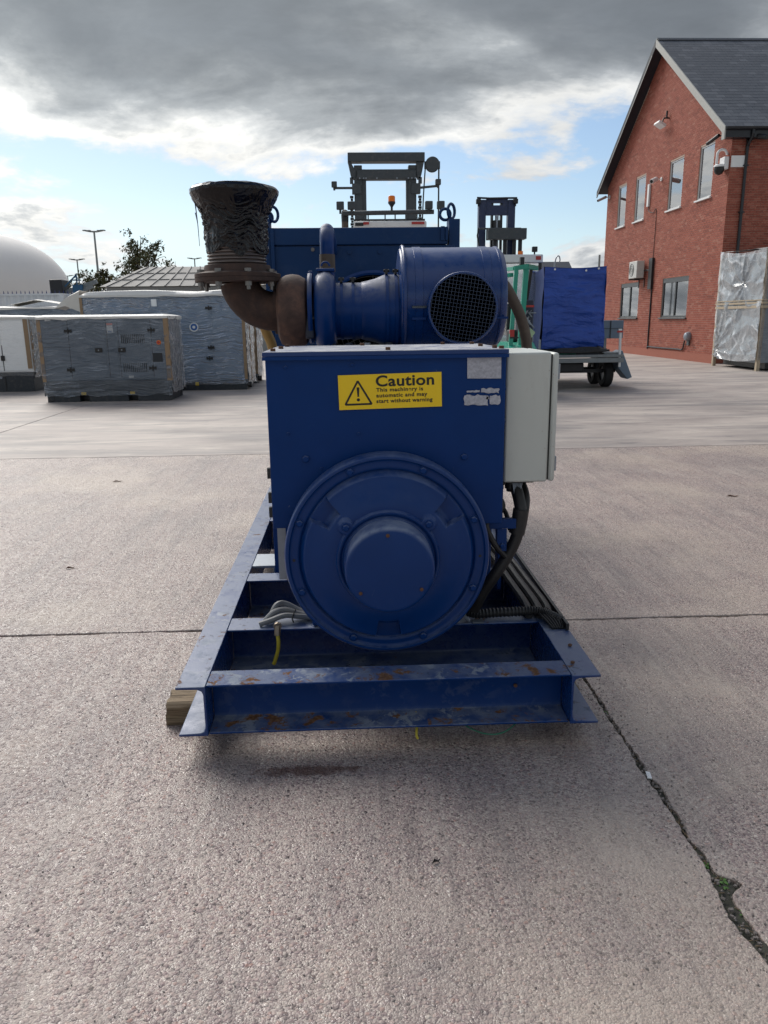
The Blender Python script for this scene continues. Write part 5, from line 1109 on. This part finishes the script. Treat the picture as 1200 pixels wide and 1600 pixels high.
# second forklift: navy mast, white cab
f2 = thing('forklift', 'forklift with tall navy mast and white cab roof beside the tarpaulin covered load', 'forklift', (3.7, 19, 0), 'forklifts in the yard')
for x0_, x1_ in ((3.10, 3.27), (3.79, 3.96)): MB().box(x0_, x1_, 19.0, 19.2, .2, 4.27).build('mast_rail', M['liftnavy'], f2, bevel=.01)
for x0_, x1_ in ((3.40, 3.45), (3.62, 3.67)): MB().box(x0_, x1_, 19.04, 19.16, .3, 4.28).build('inner_rail', M['blackmetal'], f2)
MB().box(3.275, 3.785, 19.02, 19.10, 4.20, 4.285).box(3.275, 3.785, 19.02, 19.10, 3.93, 4.15).box(3.275, 3.40, 19.02, 19.10, 4.15, 4.20).box(3.66, 3.785, 19.02, 19.10, 4.15, 4.20).build('cross_beam', M['liftnavy'], f2)
MB().tube([(3.05, 18.98, 4.31), (3.35, 18.98, 4.295), (3.75, 18.98, 4.30), (3.99, 18.98, 4.30)], .022, 6).build('top_rail', M['blackmetal'], f2)
for x in (3.08, 3.95): worklight(f2, x, 18.96, 4.17, s_=.9)
MB().cyl((3.53, 19.02, 3.2), (3.53, 19.02, 3.93), .045, n=12).build('lift_cylinder', M['gal'], f2); MB().box(3.44, 3.62, 18.98, 19.06, 3.60, 3.82).build('cylinder_head', M['blackmetal'], f2, bevel=.02)
MB().box(3.26, 4.16, 18.6, 18.9, 3.36, 3.60).box(3.06, 4.05, 18.7, 18.76, 3.585, 3.62).build('carriage', M['liftgrey'], f2, bevel=.01)
for x in (3.42, 3.66, 3.88, 4.02): MB().box(x, x+.08, 18.8, 18.88, 2.6, 3.365).build('carriage_arm', M['blackmetal'], f2)
MB().tube([(3.06, 18.73, 3.62), (3.03, 18.73, 3.45), (3.08, 18.73, 3.2), (3.08, 18.73, 2.5)], .018, 6).build('hydraulic_hose', M['black'], f2)
rc = MB().box(3.3, 4.5, 18.35, 19.8, 2.82, 3.0).build('cab_roof', M['white'], f2, bevel=.02)
MB().box(4.33, 4.45, 18.34, 18.349, 2.88, 2.96).build('tail_light', M['red'], rc); MB().lathe([(.06,0),(.06,.08),(0,.09)], (4.0, 18.5, 3.001), 'Z', 14).build('amber_lens', M['orange'], rc)
worklight(f2, 4.33, 18.5, 3.06, s_=1)
for x in (3.38, 4.44):
    for y in (18.4, 19.7): MB().bar((x, y, 1.0), (x, y, 2.82), .07, .07).build('cab_post', M['blackmetal'], f2)
MB().box(3.45, 4.4, 18.37, 18.375, 1.2, 2.8).build('rear_window', M['glass'], f2)
MB().box(3.46, 4.36, 18.45, 18.5, 1.2, 2.78).build('dark_window_backing', M['blackmetal'], f2); MB().box(3.25, 4.55, 18.3, 20.4, .4, 1.2).build('body', M['white'], f2, bevel=.06); MB().box(3.55, 4.3, 18.8, 19.4, 1.2, 2.1).build('seat', M['blackmetal'], f2, bevel=.06)  # first box: dark panel added behind the rear window to darken the pane
wheels(f2, ((3.25, 18.8), (4.55, 18.8), (3.25, 20.2), (4.55, 20.2)))
# green forklift nearer
f3 = thing('forklift', 'green framed forklift with a leaning overhead guard half hidden behind the air filter', 'forklift', (3.5, 16, 0), 'forklifts in the yard')
MB().prism([(15.7, .35), (17.6, .35), (17.6, 1.0), (16.9, 1.1), (16.0, 1.1), (15.7, .98)], 'X', 2.6, 3.80).build('body', M['liftgreen'], f3, bevel=.03)
MB().bar((3.50, 15.95, 1.0), (3.62, 16.15, 2.56), .09, .10, (1,0,0)).build('guard_post', M['liftgreen'], f3); MB().bar((3.29, 15.9, 1.0), (3.40, 16.05, 2.52), .06, .08, (1,0,0)).build('guard_post', M['liftgreen'], f3)
MB().bar((3.36, 16.08, 2.56), (3.64, 16.12, 2.60), .09, .09).bar((3.62, 16.12, 2.60), (4.05, 17.1, 2.62), .09, .09).bar((3.38, 16.1, 2.56), (3.3, 17.3, 2.6), .07, .07).build('guard_roof', M['liftgreen'], f3)
MB().bar((3.86, 16.75, 2.58), (3.78, 17.2, 1.05), .06, .06, (1,0,0)).build('guard_post', M['blackmetal'], f3, label='dark rear guard post')
MB().box(3.50, 3.58, 16.15, 16.25, 2.6, 2.78).build('mast_stub', M['blackmetal'], f3)
MB().bar((3.32, 15.97, 1.75), (3.55, 16.0, 1.75), .03, .05).bar((3.27, 15.9, 1.2), (3.45, 15.9, 1.2), .03, .03).build('guard_rail', M['blackmetal'], f3)
MB().box(3.27, 3.36, 15.88, 15.95, 1.22, 1.36).build('red_panel', M['red'], f3); MB().box(3.62, 3.80, 16.1, 16.15, 1.80, 1.84).build('red_handle', M['red'], f3)
MB().box(3.36, 3.50, 16.2, 16.7, 1.1, 1.35).box(3.36, 3.50, 16.65, 16.8, 1.3, 1.9).build('seat', M['blackmetal'], f3, bevel=.03)
MB().hexa([(3.58,15.9,1.22),(3.66,15.9,1.12),(3.86,16.2,1.28),(3.76,16.2,1.36)], [(3.58,15.93,1.25),(3.66,15.93,1.15),(3.86,16.23,1.31),(3.76,16.23,1.39)]).build('cover_panel', M['liftpale'], f3)
mb = MB()
rq = random.Random(4)
for i in range(14):
    a = V((3.62+rq.random()*.16, 16.05+rq.random()*.2, 1.3+rq.random()*.45)); mb.tube([a, a+V((rq.uniform(-.08,.08), 0, rq.uniform(-.1,.1))), a+V((rq.uniform(-.1,.1), 0, rq.uniform(-.2,.0)))], .012, 5)
mb.build('engine_pipe', M['gal'], f3); MB().box(3.60, 3.84, 16.3, 16.9, .9, 1.95).build('engine', M['engine'], f3, bevel=.03)
MB().box(3.44, 3.56, 15.66, 15.7, .85, .98).build('decal', M['genwhite'], f3)
wheels(f3, ((2.65, 16.1), (3.85, 16.1), (2.65, 17.4), (3.85, 17.4)), .8)
# ------------------------------------------------------------------ trailer and its covered load
tr = thing('flat_trailer', 'low flat galvanised trailer with twin axles carrying the blue covered load', 'trailer', (5.1, 17.2, 0))
MB().box(4.0, 6.12, 17.2, 17.28, .60, .70).box(4.0, 6.12, 17.2, 17.26, .715, .775).build('rear_beam', M['trailer'], tr, bevel=.006)
MB().box(4.02, 4.10, 17.281, 21, .60, .72).box(6.02, 6.10, 17.281, 21, .60, .72).build('side_rail', M['trailer'], tr)
for i in range(11): MB().box(4.0+.192*i, 4.0+.192*i+.184, 17.262, 21, .722, .755).build('deck_board', M['wood'], tr)
MB().box(3.6, 6.2, 17.95, 18.03, .33, .41).box(3.6, 6.2, 18.75, 18.83, .33, .41).build('axle', M['blackmetal'], tr); MB().box(4.75, 5.35, 17.6, 18.1, .36, .58).build('axle_box', M['blackmetal'], tr, bevel=.03)
wheels(tr, ((5.98, 17.98), (5.98, 18.79), (4.15, 17.98), (4.15, 18.79)), .68)
mg = MB().prism([(6.12, .80), (6.20, .85), (6.46, .24), (6.36, .20), (6.14, .45)], 'Y', 17.55, 18.0).build('mudguard', M['gengrey'], tr, bevel=.004)
MB().box(5.80, 6.14, 17.6, 19.2, .76, .80).build('mudguard_top', M['trailer'], tr)
mp = MB().cyl((6.04, 17.24, .5), (6.02, 17.24, 1.27), .028, n=10).build('marker_post', M['white'], tr); MB().box(5.94, 6.06, 17.2, 17.24, 1.25, 1.29).build('marker_light', M['red'], mp); MB().box(5.97, 6.04, 17.2, 17.24, 1.291, 1.33).build('marker_lamp', M['white'], mp)
MB().box(4.2, 4.24, 17.22, 17.26, .775, 1.12).build('marker_post', M['gal'], tr)
tbx = MB().box(6.0, 6.88, 19.5, 20.1, 1.06, 1.50).build('tool_box', M['gengrey'], tr, bevel=.01); MB().box(6.0, 6.88, 19.48, 19.499, 1.30, 1.31).box(6.54, 6.56, 19.48, 19.499, 1.06, 1.5).build('box_seam', M['genseam'], tbx); MB().box(6.1, 6.2, 19.6, 19.7, .72, 1.06).box(6.4, 6.5, 19.6, 19.7, .6, 1.06).build('box_leg', M['trailer'], tr)
ld = thing('covered_load', 'tall blue tarpaulin covered load standing on the flat trailer', 'covered load', (5.06, 17.62, .76))
def tf(u, v):
    x = 4.37 + 1.38*u; z = .90 + 1.78*v
    y = 17.62 - .035*sin(u*pi)*sin(v*pi) - .07*mn.noise(V((x*1.3, z*3.2, 0))) - .03*mn.noise(V((x*3.5, z*9, 3))) - .05*(1-v)*(1-u)**3
    x += (u-.5)*.06*(1-v) + .02*mn.noise(V((u, z*3, 8)))
    return (x, y, z - .035*sin(u*pi)*v*v + (.02*mn.noise(V((x*4, 0, 5))) if v == 0 else 0))
tp_ = MB().grid(tf, 60, 60).build('front_sheet', M['tarp'], ld)
def ts(u, v):
    y = 17.62+1.25*u; z = .90 + (1.78-.16*u)*v; return (4.36 + .03*mn.noise(V((y*2, z*2, 4))) - .03*(1-v) - .012, y, z)
MB().grid(ts, 24, 30).build('side_sheet', plain('sunlit_side_tarp', (.12,.15,.34), .5, bump=.3, bscale=5), ld)  # left sheet coloured paler than the rest to paint in the sun on it
def tr_(u, v): y = 17.62+1.25*u; return (5.76 + .03*mn.noise(V((y*2, v*4, 9))), y, .90+(1.78-.16*u)*v)
MB().grid(tr_, 20, 20).build('side_sheet', M['tarp'], ld)
MB().grid(lambda u, v: (4.35+1.41*u, 17.62+1.25*v, 2.685-.16*v-.035*sin(u*pi)*(1-v)), 20, 12).build('top_sheet', M['tarp'], ld)
MB().box(4.42, 5.72, 17.68, 18.85, .757, 1.2).box(4.42, 5.72, 17.68, 18.83, 1.2, 2.45).build('load_frame', M['genbase'], ld)
ey_ = MB().cyl((0,0,0),(0,-.006,0),.022,n=14).mesh('eyelet', M['white'])
for x, z in ((4.58, 2.62), (5.56, 2.63), (5.28, 2.59)): inst('eyelet', ey_, ld, (x, 17.565, z))
hc = MB()
for i in range(5): hc.tube(spl([(4.3+.1*i, 17.36+.03*i, .80+.012*i), (4.7, 17.33+.02*i, .83+.03*i*random.random()), (5.2, 17.35+.02*i, .82+.025*i), (5.6, 17.36, .84+.02*i), (5.85-.05*i, 17.42+.05*i, .86+.02*i)], 6), .024, 8)
tag(hc.build('hose_bundle', M['rubber']), 'dark hoses lying across the rear edge of the trailer below the blue cover', 'hose')
tag(MB().box(4.7, 5.1, 17.42, 17.58, .78, .87).build('strap_bundle', M['liftgreen']), 'green folded webbing under the edge of the blue cover', 'strap')
hk = thing('crane_hook', 'thin curved steel hook sticking up beyond the blue covered load', 'hook', (6.0, 22.5, 0))
MB().tube([(5.86, 22.5, 0), (5.86, 22.5, 3.1)], .03, 8).tube(spl([(5.86, 22.5, 3.1), (5.9, 22.5, 3.24), (5.97, 22.5, 3.26), (6.0, 22.5, 3.15), (5.97, 22.5, 3.08)], 5), .018, 6).build('hook', M['gal'], hk)
tag(MB().tube([(15.2, 48, 0), (15.2, 48, 5.2)], [.09, .06], 8).build('pole', M['lamp']), 'plain grey pole far beyond the covered load near the building', 'pole')
fh = thing('far_shed', 'dark roofed shed far away left of the blue covered load', 'shed', (15.6, 62, 0))
MB().box(13.6, 17.6, 62, 66, 0, 4.6).build('wall', M['shedwall'], fh); MB().prism([(61.7, 4.55), (64, 5.9), (66.3, 4.55)], 'X', 13.4, 17.8).build('roof', M['slate'], fh)
M['cargo'] = plain('cargo_grey', (.30,.34,.38), .5)
# ------------------------------------------------------------------ film wrapped crate at the right
cr = thing('wrapped_crate', 'tall timber framed crate in crumpled clear film standing by the dark brick wall', 'crate', (13.2, 22.2, 0))
cx0, cx1, cy0, cy1, cz0, cz1 = 11.82, 14.6, 22.2, 24.95, .32, 3.40
MB().box(cx0+.05, cx1-.1, cy0+.08, cy1-.10, .22, 3.34).build('cargo', M['cargo'], cr, bevel=.03); MB().box(cx0+.3, cx1, cy0+.08, cy1-.1, .05, .215).build('cargo_base', M['black'], cr)
for x, y in ((cx0, cy0), (cx0, cy1), (cx1, cy0)): MB().box(x-.02, x+.08, y-.05, y+.05, 0, cz1).build('post', M['lumber'], cr)
for z, h in ((1.78, .075), (1.90, .055), (1.99, .03)): MB().box(cx0-.055, cx0-.022, cy0-.06, cy1+.06, z, z+h).box(cx0-.055, cx1+.1, cy0-.085, cy0-.052, z, z+h).build('rail', M['lumber'], cr)
def cs_(u, v):
    y = cy0-.02 + (cy1-cy0+.04)*u; z = cz0 - .10*sin(u*pi) + (cz1-cz0+.03)*v + .10*u*v
    d = math.hypot((u-.45)*2.6, (v-.72)*3.0); a = math.atan2(v-.72, u-.45); d2 = math.hypot((u-.95)*2, (v-.06)*3); a2 = math.atan2(v-.06, u-.95)
    st_ = .10*math.exp(-d*.9)*abs(sin(a*4+mn.noise(V((u*3, v*3, 0)))*2))**.6 + .07*math.exp(-d2*.7)*abs(sin(a2*8))**.6
    return (cx0 - .045 - abs(mn.noise(V((y*1.5, z*2, 0))))*.05 + st_ - .02, y, z)
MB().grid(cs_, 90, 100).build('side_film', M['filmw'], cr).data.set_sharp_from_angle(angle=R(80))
def cf_(u, v): x = cx0-.03+(cx1-cx0)*u; z = cz0+(cz1-cz0)*v; return (x, cy0-.057-abs(mn.noise(V((x*3, z*6, 7))))*.03, z)
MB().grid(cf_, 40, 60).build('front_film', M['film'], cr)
MB().grid(lambda u, v: (cx0-.04+(cx1-cx0+.1)*u, cy0-.06+(cy1-cy0+.12)*v, cz1+.01+.10*v*(1-u)+.28*u*(1-.3*v)+.02*mn.noise(V((u*6, v*6, 0)))), 30, 20).build('top_film', M['sheet'], cr)
